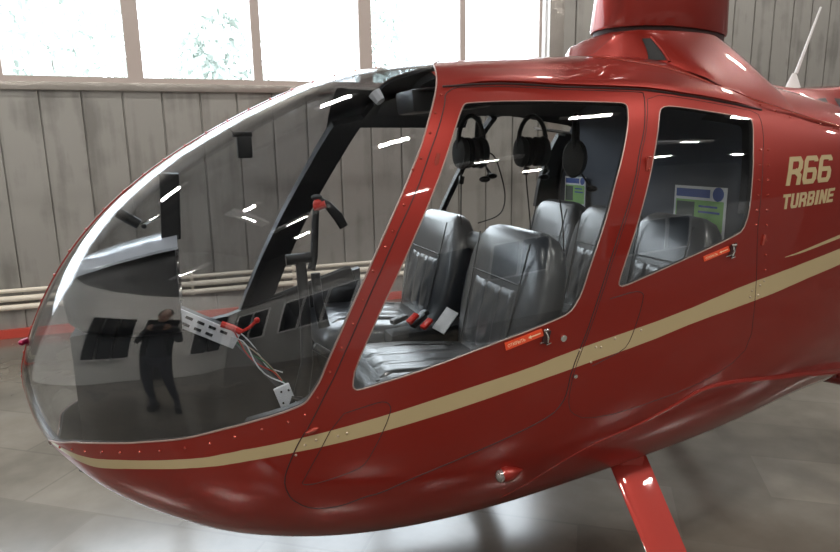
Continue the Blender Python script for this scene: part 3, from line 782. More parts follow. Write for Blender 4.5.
# instrument pod
pod=MB();rows=[]
for x,zt,zb,w in ((-.415,1.18,1.08,.03),(-.40,1.205,1.03,.08),(-.36,1.235,1.0,.12),(-.28,1.262,.98,.15),(-.18,1.288,.97,.165),(-.06,1.312,.97,.17),(-.045,1.312,.975,.168)):
    r=[]
    for k in range(30):
        a=2*PI*k/30;c=math.cos(a);s=math.sin(a);hm=(zt+zb)/2;hh=(zt-zb)/2
        r.append((x-.0,YC+w*math.copysign(abs(c)**.6,c),hm+hh*math.copysign(abs(s)**.6,s)))
    rows.append(r)
pod=pod.grid(rows,True,True).build('instrument_pod',M['black'],heli);pod['label']='black instrument pod with glare painted on its hood'
rows=[]
for x,zt,w in ((-.40,1.214,.09),(-.34,1.25,.14),(-.22,1.285,.17),(-.10,1.312,.182),(-.035,1.322,.185)):
    rows.append([(x,YC+w*y,zt-.035*abs(y)**2.5+o) for y,o in [(v,0) for v in np.linspace(-1,1,15)]+[(v,.008) for v in np.linspace(1,-1,15)]])
hood_m=mat('hood_glare',(.42,.45,.50),.25,.0,.6)  # glare on the dark glossy cover, put into the base colour
MB().grid(rows,True,True).build('glare_hood',hood_m,pod,ang=60)
for y,z,r in ((-.09,1.22,.035),(.0,1.22,.035),(.09,1.22,.035),(-.09,1.12,.035),(0,1.12,.035),(.09,1.12,.035)):
    MB().cyl((-.05,YC+y,z),(-.036,YC+y,z),r,seg=20).build('instrument',M['lens'],pod)
ped=MB();ped.prism([(-.40,.56),(-.40,1.0),(-.08,1.03),(.135,.90),(.34,.62),(.34,.56)],1,YC-.085,YC+.085)
ped=ped.build('pedestal',M['inner'],heli,smooth=False)
MB().box((-.062,2.335,1.0),(.012,.03,.11),bev=.002).build('pod_strip',M['plate'],pod)
# pale switch panel on the sloping pedestal
d0=Vector((-.088,0,1.052));d1=Vector((.135,0,.922));dirp=(d1-d0).normalized();nrm=Vector((-dirp.z,0,dirp.x));
sp=MB();c=(d0+d1)/2+Vector((0,YC-.092,0))
sp.box(c+Vector((0,-.0,-.0)),( (d1-d0).length,.012,.062),(0,math.atan2(-(dirp.z),dirp.x),0),.003)
sp=sp.build('switch_panel',M['plate'],ped)
for i in range(5):
    for j in range(2):
        p=d0+dirp*(.028+.043*i)+nrm*(.013-.026*j)
        if i<4 or j==0:
            MB().box(Vector((p.x,YC-.099,p.z)),(.026,.004,.010),(0,math.atan2(-(dirp.z),dirp.x),0)).build('panel_switch',M['piping'],sp)
top=MB();top.box((d0+d1)/2+Vector((0,YC,.004)),((d1-d0).length,.17,.006),(0,math.atan2(-(dirp.z),dirp.x),0),.001)
top.build('pedestal_top',M['black'],ped)
# bundle of wires down the slope and the small plate at its foot
colw=[M['plate'],M['redplastic'],mat('green_wire',(.03,.2,.08),.5),M['screw'],M['black'],M['plate']]
for i in range(6):
    pts=[]
    for t in np.linspace(0,1,12):
        p=Vector((.115+.18*t,YC-.105+.008*i,.945-.22*t+.018*math.sin(t*7+i*1.3)+.006*i));p.x+=.008*math.sin(t*9+i*2);pts.append(p)
    MB().tube(pts,.0026,6).build('wire',colw[i],ped)
MB().tube([(.085,2.28,1.0),(.12,2.27,.985),(.15,2.27,.965)],.012,8).build('red_lever',M['redplastic'],ped)
MB().tube([(.15,2.27,.965),(.18,2.265,.98),(.205,2.26,1.003)],.006,8).ball((.207,2.26,1.005),.011).build('red_lever',M['redplastic'],ped)
fp=MB().box((.292,2.27,.695),(.06,.012,.095),(0,-.3,0),.003).build('foot_plate',M['plate'],ped)
for dx,dz in ((-.015,.025),(.012,.028),(-.01,-.02)): MB().cyl((.292+dx,2.264,.695+dz),(.292+dx,2.260,.695+dz),.004,seg=8).build('screw',M['black'],fp)
MB().tube([(.315,2.262,.665),(.32,2.255,.69),(.345,2.255,.685),(.34,2.262,.65)],.012,8).build('foot_switch',M['black'],ped)
# tall narrow screen on the pod, with an arm and a small camera
sc=MB().box((-.048,YC-.03,1.42),(.064,.13,.225),(0,.06,0),.008).build('display_unit',M['black'],pod)
MB().tube([(-.06,YC,1.40),(-.12,YC-.02,1.37),(-.15,YC-.02,1.355)],.006,8).build('display_arm',M['chrome'],sc)
MB().cyl((-.235,YC-.02,1.415),(-.155,YC-.02,1.358),.018,seg=16).ball((-.14,YC-.02,1.352),.010).build('small_camera',M['black'],sc)
# compass hanging inside the windshield
cp=MB().box((.215,YC-.04,1.615),(.050,.05,.075),bev=.006).box((.21,YC-.04,1.66),(.066,.05,.018),bev=.004).build('compass',M['black'],heli)
MB().tube([(.185,YC-.04,1.662),(.16,YC-.02,1.69),(.15,YC,1.702)],.0035,6).build('compass_arm',M['black'],cp)
# cyclic stick with its cross bar and two grips
cy=MB().tube([(.34,2.32,.57),(.355,2.32,.66),(.39,2.33,.80),(.395,2.34,1.0),(.39,2.35,1.19)],.021,12,rads=[.035,.032,.024,.021,.020]).build('cyclic_stick',M['black'],heli)
MB().cyl((.335,2.35,1.20),(.43,2.35,1.205),.02,seg=14).build('cyclic_crossbar',M['black'],cy)
MB().tube([(.43,2.36,1.155),(.445,2.37,1.20),(.465,2.39,1.38)],.014,10,rads=[.016,.015,.013]).tube([(.445,2.36,1.14),(.45,2.35,1.02),(.465,2.34,.93)],.024,12,rads=[.018,.02,.024]).build('cyclic_tube',M['black'],cy)
MB().ball((.475,2.39,1.40),.021).cyl((.46,2.39,1.385),(.50,2.37,1.40),.014).build('trigger',M['redplastic'],cy)
MB().tube([(.475,2.395,1.418),(.51,2.38,1.395),(.545,2.37,1.35),(.565,2.365,1.31)],.02,12,rads=[.014,.016,.02,.018]).build('hand_grip',M['black'],cy)
MB().ball((.472,2.395,1.425),.017,(1.3,1,.7)).build('grip_cap',M['piping'],cy)
# collective lever and the second post
MB().tube([(.62,2.33,.72),(.5,2.33,.80),(.42,2.33,.86)],.016,10).build('collective_lever',M['black'],heli)
# black trim heap behind the stick on the far side (door pocket)
MB().box((.55,3.0,.90),(.45,.05,.16),(0,-.3,0),.03).build('door_pocket',M['matte'],heli)

# ---------------------------------------------------------------- headsets hanging under the roof
def chaikin3(L,it=3):
    L=[Vector(p) for p in L]
    for _ in range(it):
        o=[L[0]]
        for a,b in zip(L[:-1],L[1:]): o+=[a+(b-a)*.25,a+(b-a)*.75]
        o.append(L[-1]);L=o
    return L
def headset(x,y,z,rot,label,cord,n=1.3,clip=None):
    t=thing('headset',label,'headset',(x,y,z),group='headsets hanging under the cabin roof')
    c,s=math.cos(rot),math.sin(rot)
    def w(p): return Vector((x+n*(p[0]*c-p[1]*s),y+n*(p[0]*s+p[1]*c),z+n*p[2]))
    MB().tube([w((.06*math.sin(a),0,-.055+.085*math.cos(a))) for a in np.linspace(-2.0,2.0,15)],.010,8).build('headband',M['black'],t)
    for q in (-1,1):
        cup=MB();rows=[]
        for d,r in ((.030,.026),(.034,.034),(.045,.038),(.060,.034),(.066,.020)):
            rows.append([w((q*d,.8*r*math.cos(a),-.085+1.35*r*math.sin(a))) for a in np.linspace(0,2*PI,19)[:-1]])
        e=cup.grid(rows,True,True).build('ear_cup',M['cup'],t)
        MB().grid([[w((q*d,.8*r*math.cos(a),-.085+1.35*r*math.sin(a))) for a in np.linspace(0,2*PI,19)[:-1]] for d,r in ((.006,.028),(.012,.036),(.028,.036),(.031,.030))],True,True).build('ear_pad',M['black'],e)
    MB().tube([w((.06,0,-.11)),w((.05,-.03,-.15)),w((.02,-.045,-.165))],.004).ball(w((.012,-.047,-.168)),.016,(1.6,1,.8)).build('microphone',M['black'],t)
    L=[w((-.05,0,-.12))]+[Vector(q) for q in cord]
    cd=MB().tube(chaikin3(L),.0032,6).build('cord',M['black'],t)
    if clip: MB().box(clip,(.022,.015,.035),(0,.2,0),.003).build('cord_box',M['black'],cd)
M['cup']=mat('dark_grey_plastic',(.035,.036,.038),.5)
# ---------------------------------------------------------------- person taking the photograph (seen reflected in the windshield)
def skin_body(name,joints,edges,radii,m,parent,sub=2):
    me=bpy.data.meshes.new(name);me.from_pydata([tuple(j) for j in joints],edges,[]);o=bpy.data.objects.new(name,me);COL.objects.link(o)
    sk=o.modifiers.new('skin','SKIN');
    for v,r in zip(me.skin_vertices[0].data,radii): v.radius=(r[0],r[1]) if isinstance(r,tuple) else (r,r)
    me.skin_vertices[0].data[0].use_root=True
    su=o.modifiers.new('sub','SUBSURF');su.levels=sub;su.render_levels=sub
    dg=bpy.context.evaluated_depsgraph_get();m2=bpy.data.meshes.new_from_object(o.evaluated_get(dg));bpy.data.objects.remove(o)
    m2.name=name;m2.materials.append(m)
    for p in m2.polygons:p.use_smooth=True
    return place(bpy.data.objects.new(name,m2),parent)
px_,py_=0,0;g=GZ;PA=math.radians(-52);PX,PY_=-2.2,.72
per=thing('person','person in dark jacket and trousers holding up a camera, mirrored in the windshield','person',(PX,PY_,GZ))
skinm=mat('skin',(.55,.33,.24),.5);jk=mat('dark_jacket',(.03,.032,.04),.8);tr_=mat('dark_trousers',(.02,.022,.035),.85);hairm=mat('dark_hair',(.03,.02,.015),.6)
def W(x,y,z): return (PX+x*math.cos(PA)-y*math.sin(PA),PY_+x*math.sin(PA)+y*math.cos(PA),g+z)
J=[W(0,0,.96),W(0,0,1.12),W(0,-.01,1.32),W(0,-.01,1.47),W(0,0,1.56),
   W(-.10,0,.88),W(-.13,.02,.48),W(-.15,-.02,.10),W(-.155,.10,.04),
   W(.10,0,.88),W(.14,.03,.48),W(.17,-.02,.10),W(.18,.10,.04),
   W(-.19,-.01,1.43),W(-.28,.04,1.20),W(-.12,.20,1.42),W(.19,-.01,1.43),W(.28,.04,1.20),W(.12,.20,1.42)]
E_=[(0,1),(1,2),(2,3),(3,4),(0,5),(5,6),(6,7),(7,8),(0,9),(9,10),(10,11),(11,12),(3,13),(13,14),(14,15),(3,16),(16,17),(17,18)]
R_=[(.16,.11),(.145,.10),(.165,.11),(.10,.08),.052,.085,.058,.045,.04,.085,.058,.045,.04,.06,.048,.036,.06,.048,.036]
skin_body('body',J,E_,R_,jk,per)
hd=MB();rows=[]
for t,w,d,y in ((0,.045,.05,0),(.1,.058,.068,.01),(.3,.070,.088,.008),(.55,.077,.096,0),(.8,.068,.085,-.008),(.95,.040,.05,-.01),(1,.012,.015,-.01)):
    rows.append([W(w*math.cos(a),y+d*math.sin(a),1.575+.235*t) for a in np.linspace(0,2*PI,21)[:-1]])
hd.grid(rows,True,True).ball(W(0,.098,1.675),.016,(.8,1,1.5)).ball(W(.078,0,1.68),.02,(.4,.8,1.3)).ball(W(-.078,0,1.68),.02,(.4,.8,1.3))
hd=hd.build('head',skinm,per,ang=80)
for s in (-1,1): MB().ball(W(s*.03,.085,1.70),.012).build('eye',M['white'],hd)
MB().ball(W(0,.088,1.635),.016,(1.4,.5,.35)).build('mouth',mat('lips',(.4,.12,.1),.5),hd)
MB().ball(W(0,-.018,1.725),.095,(.88,1.02,.98)).build('hair',hairm,per)
for s in (-1,1):
    MB().ball(W(s*.115,.225,1.455),.034,(.6,1,1.15)).build('palm',skinm,per)
    for k in range(4):
        L_=.03+.006*(k in(1,2))
        MB().tube([W(s*.115,.25,1.43+.02*k),W(s*(.105-.02),.262+L_*.3,1.432+.02*k),W(s*(.095-L_),.27,1.435+.02*k)],.0085,8,rads=[.009,.0085,.007]).build('finger',skinm,per)
    MB().tube([W(s*.115,.21,1.43),W(s*.085,.225,1.41),W(s*.06,.245,1.415)],.01,8,rads=[.011,.010,.008]).build('thumb',skinm,per)
    MB().box(W(s*.16,.03,.035),(.10,.27,.07),(0,0,PA-s*.12),.025).build('shoe',M['black'],per)
skin_body('trousers',[W(0,0,.94),W(-.10,0,.86),W(-.13,.02,.48),W(-.15,-.02,.11),W(.10,0,.86),W(.14,.03,.48),W(.17,-.02,.11)],[(0,1),(1,2),(2,3),(0,4),(4,5),(5,6)],[(.17,.12),.10,.072,.06,.10,.072,.06],tr_,per)
cm_=thing('camera_body','small black camera held up in both hands','camera',W(0,.30,1.41))
MB().box(W(0,.30,1.45),(.12,.018,.07),(0,0,PA),.006).build('housing',M['black'],cm_)
headset(1.13,2.42,1.69,.4,'foremost dark headset under the cabin roof, its straight cord hanging behind the front seats',[(1.12,2.5,1.60),(1.12,2.5,1.47),(1.118,2.5,1.30),(1.118,2.5,1.27)],1.3,(1.12,2.5,1.465))
headset(1.27,2.64,1.69,1.0,'dark headset second from the front, cord looping back to the seat roll',[(1.27,2.5,1.598),(1.327,2.5,1.44),(1.335,2.5,1.36),(1.308,2.5,1.30),(1.2,2.5,1.275)])
headset(1.43,2.44,1.69,.2,'dark headset hanging before the far rear seat, cord running down to the bench',[(1.382,2.4,1.587),(1.375,2.4,1.50),(1.40,2.4,1.31),(1.42,2.4,1.1)],1.3,(1.378,2.4,1.50))
headset(1.46,2.16,1.675,.9,'nearest dark headset, hanging above the rear seat by the door',[(1.448,2.2,1.56),(1.41,2.2,1.43),(1.44,2.2,1.30),(1.45,2.2,1.1)],1.45)
# information sheets fixed to the rear bulkhead
def sheet(y0,y1,z0,z1,x,label,tilt=0):
    W=y1-y0;Hh=z1-z0
    t=thing('information_sheet',label,'poster',(x,(y0+y1)/2,z0),group='printed sheets on the rear bulkhead')
    def q(a0,b0,a1,b1,m,name,par,o):
        P=[(x-o,y1-W*a,z0+Hh*b) for a,b in ((a0,b0),(a1,b0),(a1,b1),(a0,b1))]
        mb=MB();mb.box(((x-o/2),y1-W*(a0+a1)/2,z0+Hh*(b0+b1)/2),(o,abs(W*(a1-a0)),abs(Hh*(b1-b0))))
        return mb.build(name,m,par,smooth=False)
    pa=q(0,0,1,1,PM['paper'],'sheet',t,.003)
    q(.04,.84,.70,.96,PM['blue'],'header',pa,.0036)
    MB().cyl((x-.001,y1-W*.85,z0+Hh*.90),(x-.004,y1-W*.85,z0+Hh*.90),W*.10,seg=20).build('round_logo',PM['blue'],pa)
    q(.04,.36,.96,.80,PM['green'],'green_block',pa,.0036);q(.06,.42,.42,.77,PM['dark'],'picture',pa,.0040)
    q(.50,.62,.90,.65,PM['blue'],'text_line',pa,.0040);q(.50,.70,.85,.73,PM['blue'],'text_line',pa,.0040)
    q(.04,.04,.96,.31,PM['redp'],'red_block',pa,.0036);q(.08,.06,.45,.27,PM['dark'],'picture',pa,.0040)
PM={'paper':mat('paper',(.72,.74,.76),.5),'blue':mat('blue_print',(.05,.10,.35),.5),'green':mat('green_print',(.25,.50,.15),.5),'dark':mat('dark_print',(.06,.08,.07),.5),'redp':mat('red_print',(.55,.10,.07),.5)}
sheet(2.80,2.99,1.22,1.44,1.965,'printed sheet with blue header and green block on the far side of the cabin')
sheet(1.89,2.17,1.15,1.43,1.978,'larger printed sheet seen through the rear side window')

# ---------------------------------------------------------------- hangar
WY=6.87;X0,X1=-9.0,17.0;Y0=-8.5;CZ=7.2
M['wall']=None
def metal_wall():
    m=bpy.data.materials.new('corrugated_metal');m.use_nodes=True;nt=m.node_tree;b=nt.nodes['Principled BSDF']
    tc=nt.nodes.new('ShaderNodeTexCoord');mp=nt.nodes.new('ShaderNodeMapping');mp.inputs['Scale'].default_value=(7,7,.5)
    nz=nt.nodes.new('ShaderNodeTexNoise');nz.inputs['Scale'].default_value=1.0;nz.inputs['Detail'].default_value=6
    n2=nt.nodes.new('ShaderNodeTexNoise');n2.inputs['Scale'].default_value=2.2;n2.inputs['Detail'].default_value=8
    nt.links.new(tc.outputs['Object'],mp.inputs[0]);nt.links.new(mp.outputs[0],nz.inputs['Vector']);nt.links.new(tc.outputs['Object'],n2.inputs['Vector'])
    mx=nt.nodes.new('ShaderNodeMath');mx.operation='ADD';nt.links.new(nz.outputs['Fac'],mx.inputs[0]);nt.links.new(n2.outputs['Fac'],mx.inputs[1])
    cr=nt.nodes.new('ShaderNodeValToRGB');cr.color_ramp.elements[0].position=.75;cr.color_ramp.elements[1].position=1.3
    cr.color_ramp.elements[0].color=(.25,.243,.228,1);cr.color_ramp.elements[1].color=(.37,.36,.34,1)
    nt.links.new(mx.outputs[0],cr.inputs[0]);nt.links.new(cr.outputs[0],b.inputs['Base Color'])
    b.inputs['Metallic'].default_value=.35;b.inputs['Roughness'].default_value=.42
    bp=nt.nodes.new('ShaderNodeBump');bp.inputs['Strength'].default_value=.35;bp.inputs['Distance'].default_value=.01
    nt.links.new(mx.outputs[0],bp.inputs['Height']);nt.links.new(bp.outputs[0],b.inputs['Normal'])
    return m
M['wall']=metal_wall()
M['frame']=mat('window_frame',(.50,.43,.40),.5)
M['flash']=mat('metal_flashing',(.42,.39,.36),.3,.6,bump=(9,.5,.02))
def structure(o): o['kind']='structure';return o
def panelled(name,x0,x1,z0,z1,y,pitch=.352,depth=.02,phase=0):
    """sheet metal wall facing -Y with narrow vertical grooves"""
    prof=[];x=x0
    k=math.floor((x0-phase)/pitch)
    prof.append((x0,y));
    while True:
        g=phase+k*pitch;k+=1
        if g<=x0+.02: continue
        if g>=x1-.02: break
        prof+=[(g-.011,y),(g-.006,y+depth),(g+.004,y+depth),(g+.008,y-.004),(g+.028,y)]
    prof.append((x1,y));prof+=[(x1,y+.08),(x0,y+.08)]
    mb=MB();mb.prism(prof,2,z0,z1)
    return structure(mb.build(name,M['wall'],None,smooth=False))
WB,WT=2.315,4.1
WX=4.17
panelled('wall_back',X0,WX,GZ,2.20,WY,.352,.02,.23)
panelled('wall_back_upper',X0,WX,WT,CZ,WY,.352,.02,.23)
panelled('wall_back_right',WX,X1,GZ,CZ,WY,.352,.02,.02)
t=structure(MB().box(((X0+WX)/2,WY-.012,2.225),(WX-X0,.06,.075),bev=.006).build('trim_1',M['flash']))
t=structure(MB().box((WX+.09,WY-.05,3.4),(.20,.14,7.3),bev=.01).build('trim_2',M['flash']))
# windows: frames with one pane each
mull=[(-8.9,-8.75),(-7.2,-7.05),(-5.5,-5.35),(-3.62,-3.48),(-1.58,-1.44),(-.41,-.27),(.77,.86),(1.89,2.03),(3.07,3.14),(4.09,4.17)]
for i,(a,b) in enumerate(zip(mull[:-1],mull[1:])):
    x0=(a[0]+a[1])/2;x1=(b[0]+b[1])/2
    f=MB();f.box(((x0+a[1])/2,WY+.03,(WB+WT)/2),(a[1]-x0,.07,WT-WB)).box(((x1+b[0])/2,WY+.03,(WB+WT)/2),(x1-b[0],.07,WT-WB))
    f.box(((x0+x1)/2,WY+.03,(WB+2.262)/2),(x1-x0,.08,WB-2.262)).box(((x0+x1)/2,WY+.03,WT-.04),(x1-x0,.07,.08))
    f=structure(f.build('window_%d'%(i+1),M['frame'],None,smooth=False))
    MB().box(((a[1]+b[0])/2,WY+.045,(WB+WT)/2-.02),(b[0]-a[1],.006,WT-WB-.05)).build('pane',M['pane'] if 'pane' in M else glass('window_pane',(.93,.94,.94)),f)
# red skirting, floor, ceiling and the other walls
M['redskirt']=mat('red_skirting',(.50,.06,.04),.45)
structure(MB().box(((X0+X1)/2,WY-.02,GZ+.04),(X1-X0,.05,.085)).build('baseboard_back',M['redskirt'],None,smooth=False))
def floor_mat():
    m=bpy.data.materials.new('polished_concrete');m.use_nodes=True;nt=m.node_tree;b=nt.nodes['Principled BSDF']
    tc=nt.nodes.new('ShaderNodeTexCoord')
    def noise(s,d=6):
        n=nt.nodes.new('ShaderNodeTexNoise');n.inputs['Scale'].default_value=s;n.inputs['Detail'].default_value=d;nt.links.new(tc.outputs['Object'],n.inputs['Vector']);return n
    a=noise(.8);c=noise(6)
    br=nt.nodes.new('ShaderNodeTexBrick');mp=nt.nodes.new('ShaderNodeMapping');mp.inputs['Rotation'].default_value=(0,0,.62);mp.inputs['Scale'].default_value=(.55,.55,.55)
    nt.links.new(tc.outputs['Object'],mp.inputs[0]);nt.links.new(mp.outputs[0],br.inputs['Vector'])
    br.inputs['Color1'].default_value=(.80,.80,.80,1);br.inputs['Color2'].default_value=(1.15,1.15,1.15,1);br.inputs['Mortar'].default_value=(.9,.9,.9,1);br.inputs['Mortar Size'].default_value=.004;br.inputs['Scale'].default_value=1.0  # slab tones, also standing in for light and shade on the floor
    mx=nt.nodes.new('ShaderNodeMath');mx.operation='MULTIPLY_ADD';mx.inputs[1].default_value=.35;nt.links.new(c.outputs['Fac'],mx.inputs[0]);nt.links.new(a.outputs['Fac'],mx.inputs[2])
    cr=nt.nodes.new('ShaderNodeValToRGB');cr.color_ramp.elements[0].position=.45;cr.color_ramp.elements[1].position=.9
    cr.color_ramp.elements[0].color=(.080,.070,.056,1);cr.color_ramp.elements[1].color=(.19,.172,.145,1);nt.links.new(mx.outputs[0],cr.inputs[0])
    mm=nt.nodes.new('ShaderNodeMixRGB');mm.blend_type='MULTIPLY';mm.inputs[0].default_value=1;nt.links.new(cr.outputs[0],mm.inputs[1]);nt.links.new(br.outputs['Color'],mm.inputs[2])
    nt.links.new(mm.outputs[0],b.inputs['Base Color']);b.inputs['Roughness'].default_value=.18;b.inputs['Specular IOR Level'].default_value=.9
    return m
structure(MB().box(((X0+X1)/2,(Y0+WY)/2,GZ-.1),(X1-X0+.4,WY-Y0+.4,.2)).build('floor',floor_mat(),None,smooth=False))
M['ceil']=mat('ceiling_metal',(.09,.09,.09),.7)
ce=MB().box(((X0+X1)/2,(Y0+WY)/2,CZ+.1),(X1-X0+.4,WY-Y0+.4,.2))
structure(ce.build('ceiling',M['ceil'],None,smooth=False))
structure(MB().box((X0-.1,(Y0+WY)/2,(CZ+GZ)/2),(.2,WY-Y0,CZ-GZ)).build('wall_left',mat('grey_wall',(.30,.30,.29),.6),None,smooth=False))
structure(MB().box((X1+.1,(Y0+WY)/2,(CZ+GZ)/2),(.2,WY-Y0,CZ-GZ)).build('wall_right',mat('dark_wall',(.12,.12,.12),.6),None,smooth=False))
# front wall behind the photographer: pale office front below, high windows above
FH=[(-8.5,-4.5),(-4,0),(.5,4.5),(5,9),(9.5,13.5)]
fw=MB();fw.box(((X0+X1)/2,Y0-.1,(GZ+4.2)/2),(X1-X0,.2,4.2-GZ)).box(((X0+X1)/2,Y0-.1,(4.2+CZ)/2),(X1-X0,.2,CZ-4.2))
ed=[X0]+[v for q in FH for v in q]+[X1]
structure(fw.build('wall_front',mat('pale_wall',(.28,.27,.26),.7),None,smooth=False))
# office front behind the photographer (mirrored in the windshield)
OY=-2.7
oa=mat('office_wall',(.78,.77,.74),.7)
structure(MB().box((3.1,OY-.1,(GZ+2.0)/2),(14.8,.2,2.0-GZ)).build('wall_office',mat('office_wall_dim',(.36,.355,.34),.7),None,smooth=False))  # darker copy of the office paint, stands in for a dimly lit wall
wf=mat('white_frame',(.78,.78,.77),.4);dg=mat('dark_window_glass',(.012,.014,.017),.1)
k=30
for x0,n in ((-4.05,2),(-2.3,3),(1.9,2),(4.2,3)):
    for j in range(n):
        xa=x0+j*.62
        f=MB();f.box((xa+.28,OY+.03,.83),(.62,.05,.05)).box((xa+.28,OY+.03,1.77),(.62,.05,.05)).box((xa-.02,OY+.03,1.30),(.05,.05,.92)).box((xa+.58,OY+.03,1.30),(.05,.05,.92))
        f=structure(f.build('window_%d'%k,wf,None,smooth=False));k+=1
        MB().box((xa+.28,OY+.015,1.30),(.56,.02,.9)).build('pane',dg,f)
SX=-4.2
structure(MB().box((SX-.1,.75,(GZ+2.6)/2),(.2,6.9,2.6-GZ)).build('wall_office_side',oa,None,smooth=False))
for y0,n in ((.25,3),(-2.3,2)):
    for j in range(n):
        ya=y0+j*.5
        f=MB();f.box((SX+.03,ya+.23,.62),(.05,.52,.05)).box((SX+.03,ya+.23,1.86),(.05,.52,.05)).box((SX+.03,ya-.02,1.24),(.05,.05,1.26)).box((SX+.03,ya+.48,1.24),(.05,.05,1.26))
        f=structure(f.build('window_%d'%k,wf,None,smooth=False));k+=1
        MB().box((SX+.015,ya+.23,1.24),(.02,.46,1.2)).build('pane',dg,f)
f=structure(MB().box((SX+.03,-.45,.86),(.06,.8,1.96)).build('door_3',dg,None,smooth=False))
MB().ball((SX+.09,-.15,.9),.03).build('door_handle',M['chrome'],f)
t=thing('added_wall_lamp','added lamp brightening the pale office wall ahead of the nose','lamp',(SX+1.5,.3,4.2),group=None)  # added lamp, brightens the side wall so it mirrors in the nose glass
MB().box((SX+1.5,.3,4.24),(.2,1.5,.08),bev=.01).build('housing',wf,t);MB().cyl((SX+1.5,.3,4.26),(SX+1.5,.3,CZ),.012,seg=8).build('hanger',M['black'],t)
la=bpy.data.lights.new('lamp_tube','AREA');la.shape='RECTANGLE';la.size=.15;la.size_y=.5;la.energy=LAMP*2.2;la.color=(1,.96,.90)
lo=bpy.data.objects.new('lamp_tube',la);COL.objects.link(lo);lo.parent=t;lo.location=(0,0,-.01);lo.rotation_euler=(0,.6,0)
for i,x in enumerate((-.1,1.0)):
    f=structure(MB().box((x,OY+.03,.86),(.85,.06,1.96)).build('door_%d'%(i+1),dg if i else wf,None,smooth=False))
    MB().ball((x+.34,OY+.09,.92),.03).build('door_handle',M['chrome'],f)
# pipes along the wall with clips
pm=mat('cream_pipe',(.80,.74,.64),.4)
for i,(z,r) in enumerate(((.345,.020),(.268,.028),(.185,.028))):
    p=thing('wall_pipe',['thin cream pipe along the metal wall, topmost of three','middle cream pipe along the foot of the metal wall','lowest cream pipe along the foot of the metal wall'][i],'pipe',(-9,WY-.06,z))
    MB().cyl((X0+.02,WY-.06,z),(X1-.02,WY-.06,z),r,seg=14).build('pipe',pm,p)
    for x in np.arange(-8.4,16,1.05): MB().box((x+.0,WY-.04,z),(.03,.09,r*2+.012),bev=.003).build('pipe_clip',pm,p)
# ceiling lamps
k=0
LS=[]
for x in (-4.5,-.2,4.1,8.4,12.7):
    for y in (-5.2,-.2,4.4):
        t=thing('ceiling_lamp','long white ceiling lamp in the hangar roof','lamp',(x,y,CZ-.9),group='ceiling lamps in rows under the hangar roof')
        MB().box((x,y,CZ-.86),(1.0,.24,.08),bev=.01).build('housing',wf,t)
        mb=MB().cyl((x-.5,y,CZ-.82),(x-.5,y,CZ),.006,seg=6).cyl((x+.5,y,CZ-.82),(x+.5,y,CZ),.006,seg=6);mb.build('hanger',M['black'],t)
        la=bpy.data.lights.new('lamp_tube','AREA');la.shape='RECTANGLE';la.size=.7;la.size_y=.18;la.energy=LAMP;la.color=(1,.95,.88)
        lo=bpy.data.objects.new('lamp_tube',la);COL.objects.link(lo);lo.parent=t;lo.location=(0,0,-.01)
for x in (-6,-2.2,1.6,5.4):  # unseen lamps added to brighten the office front for its mirror image
    t=thing('added_wall_lamp','added lamp brightening the office front behind the photographer','lamp',(x,OY+1.5,4.3),group='added lamps along the office front')
    MB().box((x,OY+1.5,4.34),(1.5,.2,.08),bev=.01).build('housing',wf,t)
    MB().cyl((x,OY+1.5,4.36),(x,OY+1.5,CZ),.012,seg=8).build('hanger',M['black'],t)
    la=bpy.data.lights.new('lamp_tube','AREA');la.shape='RECTANGLE';la.size=.5;la.size_y=.15;la.energy=LAMP*.7;la.color=(1,.96,.90)
    lo=bpy.data.objects.new('lamp_tube',la);COL.objects.link(lo);lo.parent=t;lo.location=(0,0,-.01);lo.rotation_euler=(-.55,0,0)
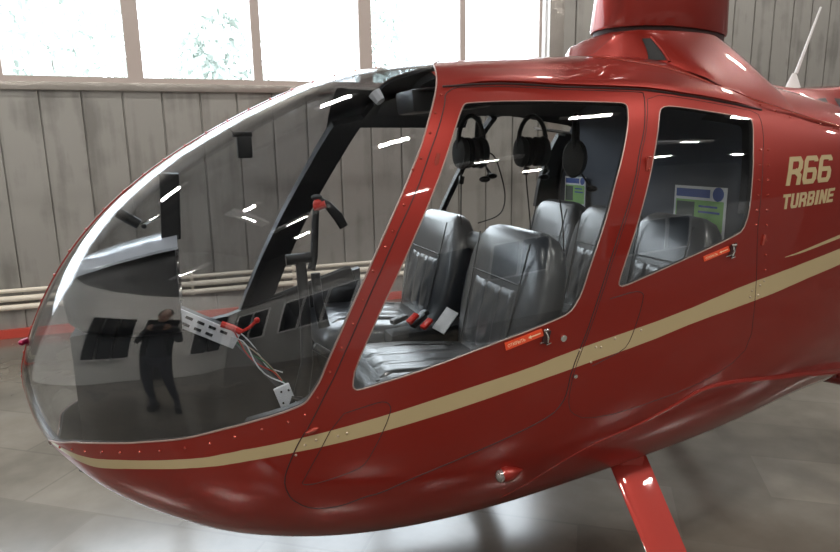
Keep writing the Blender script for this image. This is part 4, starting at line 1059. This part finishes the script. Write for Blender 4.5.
# outdoors: pale ground and trees
structure(MB().box((2,30,-.6),(90,46,.1)).build('ground',mat('snowy_ground',(.75,.76,.78),.9),None,smooth=False))
leafm=mat('grey_green_leaves',(.50,.54,.50),.8);bark=mat('bark',(.12,.10,.08),.9)
def tree(x,y,h,r,label,seed):
    rnd=random.Random(seed)
    t=thing('tree',label,'tree',(x,y,-.55),group='trees outside the windows')
    MB().cyl((x,y,-.55),(x,y,h*.6),.12,.05,8).build('trunk',bark,t)
    vs=[];fs=[]
    for _ in range(1800):
        a=rnd.uniform(0,2*PI);zz=rnd.random();rr=r*math.sqrt(max(0,1-(2*zz-1)**2))*rnd.uniform(.3,1);p=Vector((x+rr*math.cos(a),y+rr*math.sin(a),h*.35+zz*h*.65))
        s=.11*rnd.uniform(.6,1.5);q=Euler((rnd.uniform(0,3),rnd.uniform(0,3),rnd.uniform(0,3))).to_matrix();b=len(vs)
        vs+=[p+q@Vector(v)*s for v in ((-1,-.6,0),(1,-.6,.2),(1,.6,0),(-1,.6,-.2))];fs.append((b,b+1,b+2,b+3))
    mesh_obj('foliage',vs,fs,leafm,t)
tree(-2.6,17,6.2,2.0,'pale tree outside the leftmost window',1)
tree(1.3,20,5.6,1.5,'pale tree outside the second window from the left',2)
tree(7.5,24,8.5,1.4,'pale tree tops outside the window above the cabin roof',3)
# world
w=bpy.data.worlds.new('sky');bpy.context.scene.world=w;w.use_nodes=True
bg=w.node_tree.nodes['Background'];bg.inputs[0].default_value=(.86,.93,1.0,1);bg.inputs[1].default_value=SKY
def portal(x,y,z,sx,sz,rx):
    la=bpy.data.lights.new('daylight_portal','AREA');la.shape='RECTANGLE';la.size=sx;la.size_y=sz;la.cycles.is_portal=True
    o=bpy.data.objects.new('daylight_portal',la);COL.objects.link(o);o.location=(x,y,z);o.rotation_euler=(rx,0,0)
portal((mull[0][0]+WX)/2,WY+.12,(WB+WT)/2,WX-mull[0][0],WT-WB,-PI/2)
# ---------------------------------------------------------------- camera
sc_=bpy.context.scene
cam=bpy.data.cameras.new('camera');co=bpy.data.objects.new('camera',cam);COL.objects.link(co);sc_.camera=co
cam.sensor_fit='HORIZONTAL';cam.sensor_width=36;cam.lens=36*630/840;cam.clip_start=.02;cam.clip_end=300
Rm=Matrix(((0.93670219,0.0846645,-0.33973655),(-0.34972613,0.17981956,-0.91943274),(-0.01675204,0.98004941,0.19804677)))
mw=Rm.to_4x4();mw.translation=(0,0,1.6);co.matrix_world=mw
vs=sc_.view_settings;sc_.display_settings.display_device='sRGB';vs.view_transform='Standard';vs.look='None';vs.exposure=EXPO;vs.gamma=1;vs.use_curve_mapping=False
sc_.cycles.max_bounces=10;sc_.cycles.transparent_max_bounces=24
